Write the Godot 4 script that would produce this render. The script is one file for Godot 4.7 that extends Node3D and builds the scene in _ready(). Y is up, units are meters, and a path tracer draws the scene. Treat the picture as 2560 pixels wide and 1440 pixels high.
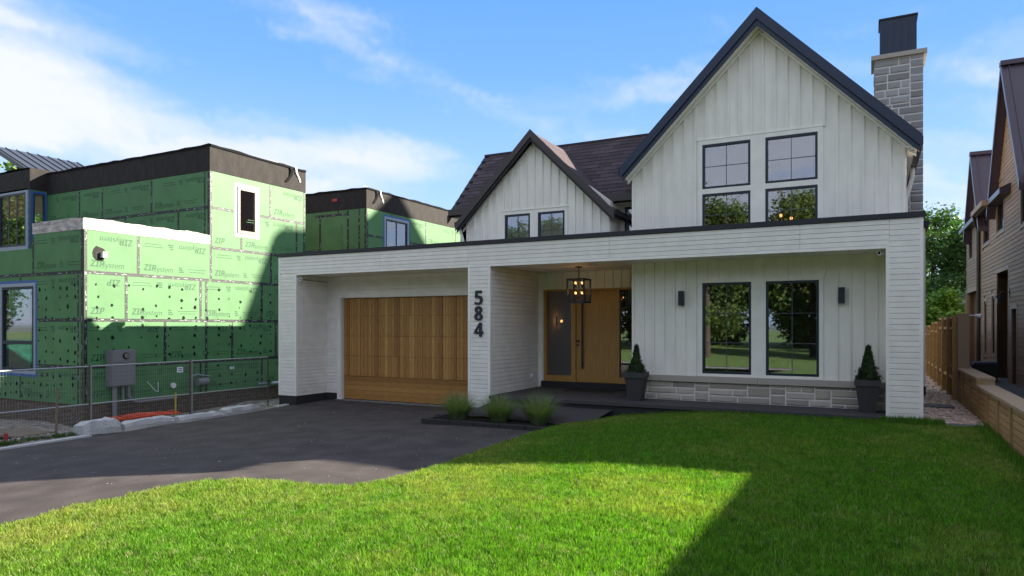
extends Node3D
# A white modern farmhouse, a sheathed house under construction on its left and a brown house on its right.
# x runs along the street front, y up, the houses stand at negative z; the camera stands at x = z = 0.

var M := {}
var T := {}
var used := {}
var rng := RandomNumberGenerator.new()
const EXPOSURE := 3.6
const ZF := -14.06      # front of the porch frame
const ZW := -15.15      # front wall of the large gable
const ZE := -16.75      # entry wall
const ZM := -16.0       # upper wall of the main range
const ZG := -15.3       # garage wall

# ---------------------------------------------------------------- helpers
func lin(r: float, g: float, b: float, a := 1.0) -> Color:
	return Color(r, g, b, a).linear_to_srgb() if a == 1.0 else Color(Color(r, g, b).linear_to_srgb(), a)

func noise_tex(key: String, freq: float, low: float, high: float, octaves := 4, size := 512, seed_ := 1, kind := 0) -> NoiseTexture2D:
	if T.has(key):
		return T[key]
	var n := FastNoiseLite.new()
	n.seed = seed_
	n.frequency = freq
	n.fractal_octaves = octaves
	n.noise_type = FastNoiseLite.TYPE_SIMPLEX_SMOOTH if kind == 0 else FastNoiseLite.TYPE_CELLULAR
	var g := Gradient.new()
	g.set_color(0, Color(low, low, low))
	g.set_color(1, Color(high, high, high))
	var t := NoiseTexture2D.new()
	t.width = size
	t.height = size
	t.seamless = true
	t.noise = n
	t.color_ramp = g
	T[key] = t
	return t

# o: tex, scale (Vector3), bump, bump_scale, spec, metal, coat
func mat(key: String, c: Color, rough := 0.7, o := {}) -> StandardMaterial3D:
	var m := StandardMaterial3D.new()
	m.resource_name = key
	m.albedo_color = c
	m.roughness = rough
	m.metallic = o.get("metal", 0.0)
	m.metallic_specular = o.get("spec", 0.5)
	if o.has("tex") or o.has("bump"):
		m.uv1_triplanar = true
		m.uv1_world_triplanar = true
		m.uv1_scale = o.get("scale", Vector3.ONE)
		m.uv1_triplanar_sharpness = 4.0
	if o.has("tex"):
		m.albedo_texture = o.tex
	if o.has("bump"):
		m.heightmap_enabled = true
		m.heightmap_texture = o.bump
		m.heightmap_scale = o.get("bump_scale", 1.0)
	if o.has("vertex"):
		m.vertex_color_use_as_albedo = true
	if o.has("back"):
		m.backlight_enabled = true
		m.backlight = o.back
	M[key] = m
	return m

func numbered(called: String) -> String:
	used[called] = used.get(called, -1) + 1
	return called if used[called] == 0 else "%s_%03d" % [called, used[called]]

func thing(called: String, label: String, category: String, at := Vector3.ZERO, group := "", turn := 0.0) -> Node3D:
	var o := Node3D.new()
	o.name = numbered(called)
	add_child(o)
	o.position = at
	o.rotation.y = turn
	o.set_meta("label", label)
	o.set_meta("category", category)
	if group:
		o.set_meta("group", group)
	return o

func tag(o: Node3D, label: String, category: String, group := "") -> Node3D:
	o.set_meta("label", label)
	o.set_meta("category", category)
	if group:
		o.set_meta("group", group)
	return o

func hub(parent: Node3D, called: String, xf := Transform3D()) -> Node3D:
	var o := Node3D.new()
	o.name = called
	parent.add_child(o, true)
	o.transform = xf
	return o

func put(parent: Node3D, called: String, mesh: Mesh, m: Material, xf := Transform3D()) -> MeshInstance3D:
	var o := MeshInstance3D.new()
	o.name = numbered(called) if parent == self else called
	o.mesh = mesh
	o.material_override = m
	parent.add_child(o, true)
	o.transform = xf
	return o

func structure(called: String, mesh: Mesh, m: Material) -> MeshInstance3D:
	var o := put(self, called, mesh, m)
	o.set_meta("kind", "structure")
	return o

func new_st() -> SurfaceTool:
	var st := SurfaceTool.new()
	st.begin(Mesh.PRIMITIVE_TRIANGLES)
	return st

func tri(st: SurfaceTool, a: Vector3, b: Vector3, c: Vector3, n: Vector3, col := Color.WHITE) -> void:
	if (b - a).cross(c - a).dot(n) > 0.0:
		var k := b
		b = c
		c = k
	st.set_color(col)
	for p in [a, b, c]:
		st.set_normal(n)
		st.add_vertex(p)

func quad(st: SurfaceTool, a: Vector3, b: Vector3, c: Vector3, d: Vector3, out: Vector3, col := Color.WHITE) -> void:
	var n := (c - a).cross(d - b)
	if n.length() < 1e-12:
		return
	n = n.normalized()
	if n.dot(out) < 0.0:
		n = -n
	tri(st, a, b, c, n, col)
	tri(st, a, c, d, n, col)

# box between two corners, optionally placed by a transform
func sbox(st: SurfaceTool, a: Vector3, b: Vector3, xf := Transform3D(), col := Color.WHITE) -> void:
	var p := []
	for i in 8:
		p.append(xf * Vector3(b.x if i & 1 else a.x, b.y if i & 2 else a.y, b.z if i & 4 else a.z))
	var ctr := xf * ((a + b) / 2.0)
	for f in [[0, 1, 3, 2], [4, 5, 7, 6], [0, 1, 5, 4], [2, 3, 7, 6], [0, 2, 6, 4], [1, 3, 7, 5]]:
		quad(st, p[f[0]], p[f[1]], p[f[2]], p[f[3]], (p[f[0]] + p[f[2]]) / 2.0 - ctr, col)

func done(st: SurfaceTool) -> ArrayMesh:
	return st.commit()

var unit_box := BoxMesh.new()
func box(parent: Node3D, called: String, m: Material, a: Vector3, b: Vector3) -> MeshInstance3D:
	var o := put(parent, called, unit_box, m)
	o.position = (a + b) / 2.0
	o.scale = (b - a).abs()
	return o

# a bar of square or round section between two points
func bar(st: SurfaceTool, a: Vector3, b: Vector3, ra: float, rb := -1.0, sides := 8, col := Color.WHITE) -> void:
	if rb < 0.0:
		rb = ra
	var d := (b - a).normalized()
	var u := d.cross(Vector3.UP if absf(d.y) < 0.9 else Vector3.RIGHT).normalized()
	var v := d.cross(u)
	st.set_color(col)
	for i in sides:
		var t0 := TAU * i / sides
		var t1 := TAU * (i + 1) / sides
		var n0 := u * cos(t0) + v * sin(t0)
		var n1 := u * cos(t1) + v * sin(t1)
		var pts := [a + n0 * ra, a + n1 * ra, b + n1 * rb, b + n0 * rb]
		var ns := [n0, n1, n1, n0]
		for k in [0, 1, 2, 0, 2, 3] if (pts[1] - pts[0]).cross(pts[2] - pts[0]).dot(n0) < 0.0 else [0, 2, 1, 0, 3, 2]:
			st.set_normal(ns[k])
			st.add_vertex(pts[k])
		tri(st, a, a + n0 * ra, a + n1 * ra, -d, col)
		tri(st, b, b + n0 * rb, b + n1 * rb, d, col)

func path_tube(st: SurfaceTool, pts: Array, r: float, sides := 8, col := Color.WHITE) -> void:
	for i in pts.size() - 1:
		bar(st, pts[i], pts[i + 1], r, r, sides, col)

# rectangle less rectangles, as rows of boxes: x, y in the plane, from z0 to z1
func plate(st: SurfaceTool, x0: float, x1: float, y0: float, y1: float, z0: float, z1: float, holes: Array, xf := Transform3D()) -> void:
	var ys := [y0, y1]
	for h: Array in holes:
		for y in [h[2], h[3]]:
			if y > y0 and y < y1 and not ys.has(y):
				ys.append(y)
	ys.sort()
	for i in ys.size() - 1:
		var ym: float = (ys[i] + ys[i + 1]) / 2.0
		var at := x0
		var cuts := []
		for h: Array in holes:
			if h[2] < ym and h[3] > ym and h[1] > x0 and h[0] < x1:
				cuts.append(h)
		cuts.sort_custom(func(a, b): return a[0] < b[0])
		for h: Array in cuts:
			if h[0] > at + 0.001:
				sbox(st, Vector3(at, ys[i], z0), Vector3(h[0], ys[i + 1], z1), xf)
			at = maxf(at, h[1])
		if at < x1 - 0.001:
			sbox(st, Vector3(at, ys[i], z0), Vector3(x1, ys[i + 1], z1), xf)

func prism(st: SurfaceTool, poly: Array, z0: float, z1: float, xf := Transform3D()) -> void:
	var pts := PackedVector2Array(poly)
	var idx := Geometry2D.triangulate_polygon(pts)
	for i in range(0, idx.size(), 3):
		for zz in [[z0, -1.0], [z1, 1.0]]:
			var n := xf.basis * Vector3(0, 0, signf(z1 - z0) * zz[1])
			tri(st, xf * Vector3(pts[idx[i]].x, pts[idx[i]].y, zz[0]), xf * Vector3(pts[idx[i + 1]].x, pts[idx[i + 1]].y, zz[0]), xf * Vector3(pts[idx[i + 2]].x, pts[idx[i + 2]].y, zz[0]), n)
	var area := 0.0
	for i in pts.size():
		var p := pts[i]
		var q := pts[(i + 1) % pts.size()]
		area += p.x * q.y - q.x * p.y
	for i in pts.size():
		var p := pts[i]
		var q := pts[(i + 1) % pts.size()]
		var out := Vector3(q.y - p.y, p.x - q.x, 0) * signf(area)
		quad(st, xf * Vector3(p.x, p.y, z0), xf * Vector3(q.x, q.y, z0), xf * Vector3(q.x, q.y, z1), xf * Vector3(p.x, p.y, z1), xf.basis * out)

func face_x(x: float) -> Transform3D:   # local x runs toward -z, local z looks toward +x: for walls that face +x
	return Transform3D(Basis(Vector3(0, 0, -1), Vector3.UP, Vector3(1, 0, 0)), Vector3(x, 0, 0))

func face_nx(x: float) -> Transform3D:  # walls that face -x; local x runs toward +z
	return Transform3D(Basis(Vector3(0, 0, 1), Vector3.UP, Vector3(-1, 0, 0)), Vector3(x, 0, 0))

# a window whose outside is local z = 0 plus, as a part > frame, pane, muntin
func window(parent: Node3D, x0: float, x1: float, y0: float, y1: float, xf: Transform3D, fm: Material, fw := 0.05, cols := 1, rows := 1, muntin := 0.011) -> Node3D:
	var w := hub(parent, "window", xf)
	var st := new_st()
	plate(st, x0, x1, y0, y1, -0.07, 0.012, [[x0 + fw, x1 - fw, y0 + fw, y1 - fw]])
	put(w, "frame", done(st), fm)
	box(w, "pane", M.glass, Vector3(x0 + fw - 0.004, y0 + fw - 0.004, -0.035), Vector3(x1 - fw + 0.004, y1 - fw + 0.004, -0.031))
	for i in range(1, cols):
		var x := lerpf(x0 + fw, x1 - fw, float(i) / cols)
		box(w, "muntin", M.muntin_grey if muntin < 0.03 else fm, Vector3(x - muntin / 2, y0 + fw - 0.002, -0.030), Vector3(x + muntin / 2, y1 - fw + 0.002, -0.018))
	for i in range(1, rows):
		var y := lerpf(y0 + fw, y1 - fw, float(i) / rows)
		box(w, "muntin", M.muntin_grey if muntin < 0.03 else fm, Vector3(x0 + fw - 0.002, y - muntin / 2, -0.0295), Vector3(x1 - fw + 0.002, y + muntin / 2, -0.0185))
	return w

# horizontal boards with open joints between y0 and y1, cut by holes, local plane z = 0 is the wall face
func boards(parent: Node3D, x0: float, x1: float, y0: float, y1: float, xf: Transform3D, m: Array, pitch := 0.1, holes := [], gap := 0.009, thick := 0.02, called := "siding_board") -> void:
	var n := maxi(1, roundi((y1 - y0) / pitch))
	for i in n:
		var a := lerpf(y0, y1, float(i) / n)
		var b := lerpf(y0, y1, float(i + 1) / n) - gap
		var spans := [[x0, x1]]
		for h: Array in holes:
			if h[2] < b and h[3] > a:
				var next := []
				for s: Array in spans:
					if h[1] <= s[0] or h[0] >= s[1]:
						next.append(s)
					else:
						if h[0] > s[0]: next.append([s[0], h[0]])
						if h[1] < s[1]: next.append([h[1], s[1]])
				spans = next
		for s: Array in spans:
			var o := box(parent, called, m[rng.randi() % m.size()], Vector3(s[0], a, 0.0), Vector3(s[1], b, thick))
			o.transform = xf * o.transform

func battens(parent: Node3D, x0: float, x1: float, pitch: float, low: Callable, high: Callable, xf: Transform3D, holes: Array) -> void:
	var n := roundi((x1 - x0) / pitch)
	for i in n + 1:
		var x := lerpf(x0, x1, float(i) / n)
		var spans := [[low.call(x), high.call(x)]]
		for h: Array in holes:
			if h[0] < x + 0.02 and h[1] > x - 0.02:
				var next := []
				for s: Array in spans:
					if h[3] <= s[0] or h[2] >= s[1]:
						next.append(s)
					else:
						if h[2] > s[0] + 0.02: next.append([s[0], h[2]])
						if h[3] < s[1] - 0.02: next.append([h[3], s[1]])
				spans = next
		for s: Array in spans:
			if s[1] - s[0] > 0.02:
				var o := box(parent, "batten", M.white_board, Vector3(x - 0.021, s[0], 0.0), Vector3(x + 0.021, s[1], 0.028))
				o.transform = xf * o.transform

# a stone with an uneven face: local plane z = 0 is the back
func stone_mesh(w: float, h: float, d: float, r: RandomNumberGenerator, rough := 0.012) -> ArrayMesh:
	var st := new_st()
	var g := []
	var nx := 4
	var ny := 4
	for j in ny:
		var row := []
		for i in nx:
			var edge := i == 0 or j == 0 or i == nx - 1 or j == ny - 1
			var fx: float = [0.0, 0.04 + 0.1 * r.randf(), 0.9 - 0.15 * r.randf(), 1.0][i]
			var fy: float = [0.0, 0.1 + 0.1 * r.randf(), 0.9 - 0.1 * r.randf(), 1.0][j]
			row.append(Vector3((fx - 0.5) * w, (fy - 0.5) * h, d * 0.55 if edge else d + r.randf_range(-rough, rough)))
		g.append(row)
	for j in ny - 1:
		for i in nx - 1:
			quad(st, g[j][i], g[j][i + 1], g[j + 1][i + 1], g[j + 1][i], Vector3(0, 0, 1))
	for i in nx - 1:
		for e in [[0, Vector3(0, -1, 0)], [ny - 1, Vector3(0, 1, 0)]]:
			var a: Vector3 = g[e[0]][i]
			var b: Vector3 = g[e[0]][i + 1]
			quad(st, a, b, Vector3(b.x, b.y, 0), Vector3(a.x, a.y, 0), e[1])
			var c: Vector3 = g[i][0 if e[0] == 0 else nx - 1]
			var f: Vector3 = g[i + 1][0 if e[0] == 0 else nx - 1]
			quad(st, c, f, Vector3(f.x, f.y, 0), Vector3(c.x, c.y, 0), Vector3(-1 if e[0] == 0 else 1, 0, 0))
	return done(st)

# random ashlar over a rectangle: stones of one, two or three courses fitted round one another
func ashlar(parent: Node3D, x0: float, x1: float, y0: float, y1: float, xf: Transform3D, mats: Array, seed_: int, courses: int, wmin: float, wmax: float, joint := 0.02, depth := 0.035, tallest := 3) -> void:
	var r := RandomNumberGenerator.new()
	r.seed = seed_
	var cell := 0.05
	var n := maxi(2, roundi((x1 - x0) / cell))
	var cw := (x1 - x0) / n
	var ch := (y1 - y0) / courses
	var free := []
	for j in courses:
		var row := []
		row.resize(n)
		row.fill(true)
		free.append(row)
	for j in courses:
		for i in n:
			if not free[j][i]:
				continue
			var w := roundi(r.randf_range(wmin, wmax) / cw)
			var h: int = [1, 2, 2, 2, 3][r.randi() % 5]
			h = mini(mini(h, tallest), courses - j)
			var room := 0
			while i + room < n and free[j][i + room] and room < w:
				room += 1
			var left := 0
			while i + room + left < n and left < int(wmin / cw) and free[j][i + room + left]:
				left += 1
			if left < int(wmin / cw) and room + left < int(wmax / cw * 1.3):
				room += left
			w = room
			if w * cw > 0.5:
				h = mini(h, 2)
			for jj in h:
				for ii in w:
					free[j + jj][i + ii] = false
			put(parent, "stone", stone_mesh(w * cw - joint, h * ch - joint, depth, r), mats[r.randi() % mats.size()], xf * Transform3D(Basis(), Vector3(x0 + (i + w / 2.0) * cw, y0 + (j + h / 2.0) * ch, 0)))

# ---------------------------------------------------------------- ground heights
func drive_y(x: float, z: float) -> float:
	var y := -0.30 - 0.033 * clampf(-x - 7.5, 0.0, 9.0) - 0.008 * clampf(z + 14.0, 0.0, 8.0) - 0.05 * clampf(z + 6.0, 0.0, 12.0)
	return lerpf(y, -0.405, smoothstep(-12.6, -15.0, z) * smoothstep(-14.9, -14.0, x))

func lawn_y(x: float, z: float) -> float:
	var flat := -0.012 * clampf(z + 14.0, 0.0, 14.0) + 0.012 * sin(x * 0.9 + z * 0.5) * sin(z * 0.7)
	var t := smoothstep(-2.2, -6.4, x)
	return lerpf(flat, drive_y(x, z) + 0.04, t)

func sheet(poly: PackedVector2Array, step: float, height: Callable) -> ArrayMesh:
	# a height field cut to a polygon in x, z: cells inside are whole, those on the edge are clipped
	var st := new_st()
	var lo := poly[0]
	var hi := poly[0]
	for p in poly:
		lo = Vector2(minf(lo.x, p.x), minf(lo.y, p.y))
		hi = Vector2(maxf(hi.x, p.x), maxf(hi.y, p.y))
	var nx := ceili((hi.x - lo.x) / step)
	var nz := ceili((hi.y - lo.y) / step)
	for j in nz:
		for i in nx:
			var a := lo + Vector2(i, j) * step
			var cell := PackedVector2Array([a, a + Vector2(step, 0), a + Vector2(step, step), a + Vector2(0, step)])
			for piece in Geometry2D.intersect_polygons(cell, poly):
				for k in range(1, piece.size() - 1):
					var q := [piece[0], piece[k], piece[k + 1]]
					var v := []
					for c: Vector2 in q:
						v.append(Vector3(c.x, height.call(c.x, c.y), c.y))
					var n: Vector3 = (v[1] - v[0]).cross(v[2] - v[0])
					if n.length() < 1e-9:
						continue
					if n.y > 0:
						v = [v[0], v[2], v[1]]
					for c: Vector3 in v:
						var e := 0.05
						st.set_normal(Vector3(height.call(c.x - e, c.z) - height.call(c.x + e, c.z), 2 * e, height.call(c.x, c.z - e) - height.call(c.x, c.z + e)).normalized())
						st.add_vertex(c)
	return done(st)

func multi(parent: Node3D, called: String, mesh: Mesh, m: Material, xfs: Array, cols: Array) -> MultiMeshInstance3D:
	var mm := MultiMesh.new()
	mm.transform_format = MultiMesh.TRANSFORM_3D
	mm.use_colors = true
	mm.mesh = mesh
	mm.instance_count = xfs.size()
	var buf := PackedFloat32Array()
	buf.resize(xfs.size() * 16)
	var k := 0
	for i in xfs.size():
		var t: Transform3D = xfs[i]
		var c: Color = cols[i]
		for row in 3:
			buf[k] = t.basis.x[row]
			buf[k + 1] = t.basis.y[row]
			buf[k + 2] = t.basis.z[row]
			buf[k + 3] = t.origin[row]
			k += 4
		buf[k] = c.r
		buf[k + 1] = c.g
		buf[k + 2] = c.b
		buf[k + 3] = 1.0
		k += 4
	mm.buffer = buf
	var o := MultiMeshInstance3D.new()
	o.name = numbered(called) if parent == self else called
	o.multimesh = mm
	o.material_override = m
	parent.add_child(o, true)
	return o

# ---------------------------------------------------------------- sky
func make_sky() -> ImageTexture:
	# blue air that pales toward the horizon, with cirrus drifting all round
	var w := 1536
	var h := 768
	var im := Image.create(w, h, false, Image.FORMAT_RGBF)
	var n1 := FastNoiseLite.new()
	n1.seed = 11
	n1.frequency = 0.05
	n1.fractal_octaves = 6
	n1.fractal_gain = 0.56
	n1.domain_warp_enabled = true
	n1.domain_warp_amplitude = 14.0
	n1.domain_warp_frequency = 0.03
	var n2 := FastNoiseLite.new()
	n2.seed = 5
	n2.frequency = 0.016
	n2.fractal_octaves = 3
	# thin cloud over most of the sky, a wide blue gap above the white house, denser banks to the left
	# azimuth, elevation, reach along and across, lean, amount
	var banks := [[-62.0, 16.2, 19.0, 4.6, -0.24, 0.95], [-36.0, 14.0, 10.0, 3.0, 0.06, 0.85], [-52.0, 9.0, 16.0, 2.0, -0.1, 0.35], [-2.0, 26.0, 8.0, 2.5, 0.2, 0.4]]
	var stops := [[0.0, Vector3(0.62, 0.79, 0.97)], [7.0, Vector3(0.46, 0.675, 0.97)], [14.0, Vector3(0.29, 0.525, 0.94)], [20.0, Vector3(0.185, 0.415, 0.90)], [27.0, Vector3(0.13, 0.34, 0.84)], [50.0, Vector3(0.10, 0.27, 0.70)], [90.0, Vector3(0.08, 0.22, 0.6)]]
	for j in h:
		var el := 90.0 - 180.0 * (j + 0.5) / h
		if el < -1.0:
			for i in w:
				im.set_pixel(i, j, Color(0.12, 0.14, 0.12))
			continue
		var base := Vector3.ZERO
		for k in stops.size() - 1:
			if el >= stops[k][0] or k == 0:
				base = stops[k][1].lerp(stops[k + 1][1], clampf((el - stops[k][0]) / (stops[k + 1][0] - stops[k][0]), 0, 1))
		for i in w:
			var az := 360.0 * (i + 0.5) / w
			if az > 180.0:
				az -= 360.0   # the first column looks along -z
			var a := n1.get_noise_2d(az * 0.6 - el * 0.5, el * 2.3 + az * 0.5) * 0.5 + 0.5
			var b := n2.get_noise_2d(az * 0.8, el * 2.0) * 0.5 + 0.5
			if az > 150.0:   # close the ring behind the camera
				var v := az - 360.0
				var t := smoothstep(150.0, 180.0, az)
				a = lerpf(a, n1.get_noise_2d(v * 0.6 - el * 0.5, el * 2.3 + v * 0.5) * 0.5 + 0.5, t)
				b = lerpf(b, n2.get_noise_2d(v * 0.8, el * 2.0) * 0.5 + 0.5, t)
			var bias := 0.78 * (1.0 - exp(-pow(absf(az + 27.0) / 50.0, 4.0) - pow(absf(el - 20.0) / 26.0, 4.0)))
			for k: Array in banks:
				var dx := fposmod(az - k[0] + 180.0, 360.0) - 180.0
				var dy: float = el - k[1] - k[4] * dx
				bias += k[5] * exp(-pow(dx / k[2], 2.0) - pow(dy / k[3], 2.0))
			var dens := smoothstep(0.56, 1.10, a * 0.96 + b * 0.12 + minf(bias, 1.05) * 0.47)
			dens = clampf(dens, 0.0, 0.95) * lerpf(0.55, 1.0, smoothstep(0.0, 12.0, el))
			var c := base.lerp(Vector3(0.745, 0.765, 0.805), dens) * 1.30 / EXPOSURE
			im.set_pixel(i, j, Color(c.x, c.y, c.z))
	return ImageTexture.create_from_image(im)

func _ready() -> void:
	rng.seed = 584
	# camera: level, turned 27.6 degrees to the left of the facade's normal, lens shifted upward
	var cam := Camera3D.new()
	cam.name = "camera"
	add_child(cam)
	var k := 0.05 / 1716.0
	cam.set_frustum(1440.0 * k, Vector2(0.0, 93.0 * k), 0.05, 600.0)
	cam.position = Vector3(0, 1.75, 0)
	cam.rotation = Vector3(0, deg_to_rad(27.62), 0)
	cam.current = true
	var env := Environment.new()
	env.background_mode = Environment.BG_SKY
	var sky := Sky.new()
	var pano := PanoramaSkyMaterial.new()
	pano.panorama = make_sky()
	sky.sky_material = pano
	env.sky = sky
	env.tonemap_mode = Environment.TONE_MAPPER_LINEAR
	env.tonemap_exposure = EXPOSURE
	env.sdfgi_enabled = true
	env.ssao_enabled = true
	env.ssil_enabled = true
	var we := WorldEnvironment.new()
	we.name = "environment"
	we.environment = env
	add_child(we)
	# the sun stands behind the houses to the right, about 25 degrees high
	var sun := DirectionalLight3D.new()
	sun.name = "sun"
	sun.light_color = Color(1.0, 0.955, 0.87)
	sun.light_energy = 1.6
	sun.light_angular_distance = 0.5
	sun.shadow_enabled = true
	add_child(sun)
	sun.look_at_from_position(Vector3.ZERO, Vector3(-1.0, -0.60, 0.85), Vector3.UP)

	make_materials()
	make_ground()
	make_white_house()
	make_green_house()
	make_brown_house()
	make_porch_things()
	make_side_yard()
	make_building_site()
	make_planting()
	make_lawn_grass()
	make_trees()
	make_across_street()

# ---------------------------------------------------------------- materials
func make_materials() -> void:
	var fine := noise_tex("fine", 0.05, 0.82, 1.0, 5)
	var soft := noise_tex("soft", 0.012, 0.94, 1.0, 4, 512, 7)
	var grit := noise_tex("grit", 0.2, 0.0, 1.0, 3, 512, 3)
	var grain := noise_tex("grain", 0.03, 0.55, 1.0, 5, 512, 9)
	var lumpy := noise_tex("lumpy", 0.03, 0.0, 1.0, 4, 512, 13)
	var blot := noise_tex("blot", 0.014, 0.62, 1.0, 5, 512, 21)
	# white cladding
	for i in 3:
		mat("white_%d" % i, lin(0.92 - 0.02 * i, 0.868 - 0.02 * i, 0.80 - 0.018 * i), 0.55, {"tex": soft, "scale": Vector3(0.4, 0.4, 0.4), "bump": fine, "bump_scale": 0.05})
	M.whites = [M.white_0, M.white_1, M.white_2]
	mat("white_board", lin(0.92, 0.868, 0.80), 0.6, {"tex": soft, "scale": Vector3(0.5, 0.15, 0.5), "bump": grain, "bump_scale": 0.06})
	mat("white_trim", lin(0.92, 0.875, 0.81), 0.5, {"tex": soft, "scale": Vector3(0.3, 0.3, 0.3)})
	M.white_back = M.white_0
	mat("soffit_white", lin(0.92, 0.868, 0.80), 0.6)
	mat("black_metal", lin(0.012, 0.018, 0.036), 0.45, {"tex": soft, "scale": Vector3(0.3, 0.3, 0.3)})
	mat("navy_metal", lin(0.012, 0.024, 0.058), 0.42, {"tex": soft, "scale": Vector3(0.3, 0.3, 0.3)})
	mat("dark_flashing", lin(0.012, 0.013, 0.02), 0.55)
	mat("brown_metal", lin(0.045, 0.035, 0.032), 0.4)
	mat("black_base", lin(0.028, 0.026, 0.028), 0.8, {"tex": fine, "scale": Vector3(1.2, 1.2, 1.2), "bump": grit, "bump_scale": 0.1})
	for i in 4:
		var s: float = [1.0, 0.75, 1.3, 0.9][i]
		mat("shingle_%d" % i, lin(0.105 * s, 0.074 * s, 0.088 * s), 0.9, {"tex": grain, "scale": Vector3(5, 5, 5), "bump": grit, "bump_scale": 0.12})
	M.shingles = [M.shingle_0, M.shingle_1, M.shingle_2, M.shingle_3]
	var streak := noise_tex("streak", 0.03, 0.74, 1.0, 5, 512, 15)
	var woods := [Vector3(0.52, 0.245, 0.058), Vector3(0.60, 0.30, 0.075), Vector3(0.41, 0.18, 0.043), Vector3(0.70, 0.37, 0.10), Vector3(0.56, 0.265, 0.063)]
	for i in 5:
		var c: Vector3 = woods[i]
		mat("door_wood_%d" % i, lin(c.x, c.y, c.z), 0.5, {"tex": streak, "scale": Vector3(3.2, 0.2, 3.2), "bump": grain, "bump_scale": 0.04})
		mat("door_wood_flat_%d" % i, lin(c.x, c.y, c.z), 0.5, {"tex": streak, "scale": Vector3(0.2, 3.2, 3.2), "bump": grain, "bump_scale": 0.04})
	mat("oak", lin(0.56, 0.295, 0.08), 0.45, {"tex": noise_tex("oak_grain", 0.02, 0.8, 1.0, 4, 512, 61), "scale": Vector3(3, 0.12, 3)})
	for i in 4:
		var s: float = [1.0, 0.78, 1.2, 0.9][i]
		mat("base_stone_%d" % i, lin(0.50 * s, 0.435 * s, 0.36 * s), 0.85, {"tex": fine, "scale": Vector3(1.6, 2.6, 1.6), "bump": lumpy, "bump_scale": 0.4})
		mat("chimney_stone_%d" % i, lin(0.38 * s, 0.38 * s, 0.37 * s), 0.85, {"tex": fine, "scale": Vector3(1.4, 2.2, 1.4), "bump": lumpy, "bump_scale": 0.5})
	M.base_stones = [M.base_stone_0, M.base_stone_1, M.base_stone_2, M.base_stone_3]
	M.chimney_stones = [M.chimney_stone_0, M.chimney_stone_1, M.chimney_stone_2, M.chimney_stone_3]
	mat("cap_stone", lin(0.50, 0.445, 0.38), 0.8, {"tex": fine, "scale": Vector3(1.1, 3, 1.1), "bump": lumpy, "bump_scale": 0.3})
	mat("mortar", lin(0.86, 0.83, 0.77), 0.95, {"tex": fine, "scale": Vector3(2, 2, 2)})
	mat("interior", lin(0.16, 0.145, 0.125), 0.9)
	mat("interior_floor", lin(0.10, 0.07, 0.045), 0.6)
	# coated glass: part mirror, part clear
	var white := Image.create(4, 4, false, Image.FORMAT_RGBA8)
	white.fill(Color.WHITE)
	var g := mat("glass", Color(0.9, 0.92, 0.97, 0.21), 0.015, {"metal": 1.0})
	g.transparency = BaseMaterial3D.TRANSPARENCY_ALPHA
	g.albedo_texture = ImageTexture.create_from_image(white)
	var gl := mat("plain_glass", Color(0.9, 0.92, 0.95, 0.10), 0.015, {"metal": 1.0})
	gl.transparency = BaseMaterial3D.TRANSPARENCY_ALPHA
	gl.albedo_texture = g.albedo_texture
	mat("muntin_grey", lin(0.10, 0.10, 0.115), 0.5)
	var bulb := mat("bulb_glow", lin(1.0, 0.7, 0.35), 0.4)
	bulb.emission_enabled = true
	bulb.emission = Color(1.0, 0.72, 0.42)
	bulb.emission_energy_multiplier = 0.6
	# paving, soil
	mat("asphalt", lin(0.122, 0.096, 0.094), 0.9, {"tex": noise_tex("asphalt_tone", 0.006, 0.66, 1.0, 7, 1024, 31), "scale": Vector3(0.2, 0.2, 0.2), "bump": grit, "bump_scale": 0.25})
	var am: StandardMaterial3D = M.asphalt
	am.detail_enabled = true
	am.detail_blend_mode = BaseMaterial3D.BLEND_MODE_MUL
	am.detail_uv_layer = BaseMaterial3D.DETAIL_UV_2
	am.detail_albedo = noise_tex("aggregate", 0.3, 0.6, 1.0, 3, 512, 33)
	am.uv2_triplanar = true
	am.uv2_world_triplanar = true
	am.uv2_scale = Vector3(1.1, 1.1, 1.1)
	mat("paver", lin(0.060, 0.056, 0.060), 0.75, {"tex": fine, "scale": Vector3(0.8, 0.8, 0.8), "bump": grit, "bump_scale": 0.12})
	mat("soil", lin(0.035, 0.028, 0.016), 0.95, {"tex": blot, "scale": Vector3(1, 1, 1), "bump": lumpy, "bump_scale": 1.5})
	mat("turf", lin(0.12, 0.22, 0.035), 0.95, {"tex": blot, "scale": Vector3(0.7, 0.7, 0.7), "bump": grit, "bump_scale": 1.5})
	mat("far_turf", lin(0.14, 0.25, 0.04), 0.95, {"tex": blot, "scale": Vector3(0.4, 0.4, 0.4), "bump": grit, "bump_scale": 2.0})
	mat("mulch", lin(0.03, 0.02, 0.014), 0.95, {"tex": grain, "scale": Vector3(3, 3, 3), "bump": grit, "bump_scale": 2.0})
	mat("dirt", lin(0.46, 0.40, 0.34), 0.95, {"tex": noise_tex("dirt_tone", 0.02, 0.5, 1.0, 5, 512, 41), "scale": Vector3(0.35, 0.35, 0.35), "bump": lumpy, "bump_scale": 2.0})
	mat("concrete", lin(0.30, 0.29, 0.27), 0.9, {"tex": blot, "scale": Vector3(0.6, 0.6, 0.6), "bump": grit, "bump_scale": 0.15})
	mat("brown_concrete", lin(0.17, 0.125, 0.095), 0.9, {"tex": blot, "scale": Vector3(0.5, 1.2, 0.5), "bump": grit, "bump_scale": 0.15})
	mat("slab_stone", lin(0.20, 0.205, 0.21), 0.8, {"tex": blot, "scale": Vector3(1, 1, 1)})
	mat("pebble", Color.WHITE, 0.8, {"vertex": true})
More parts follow.
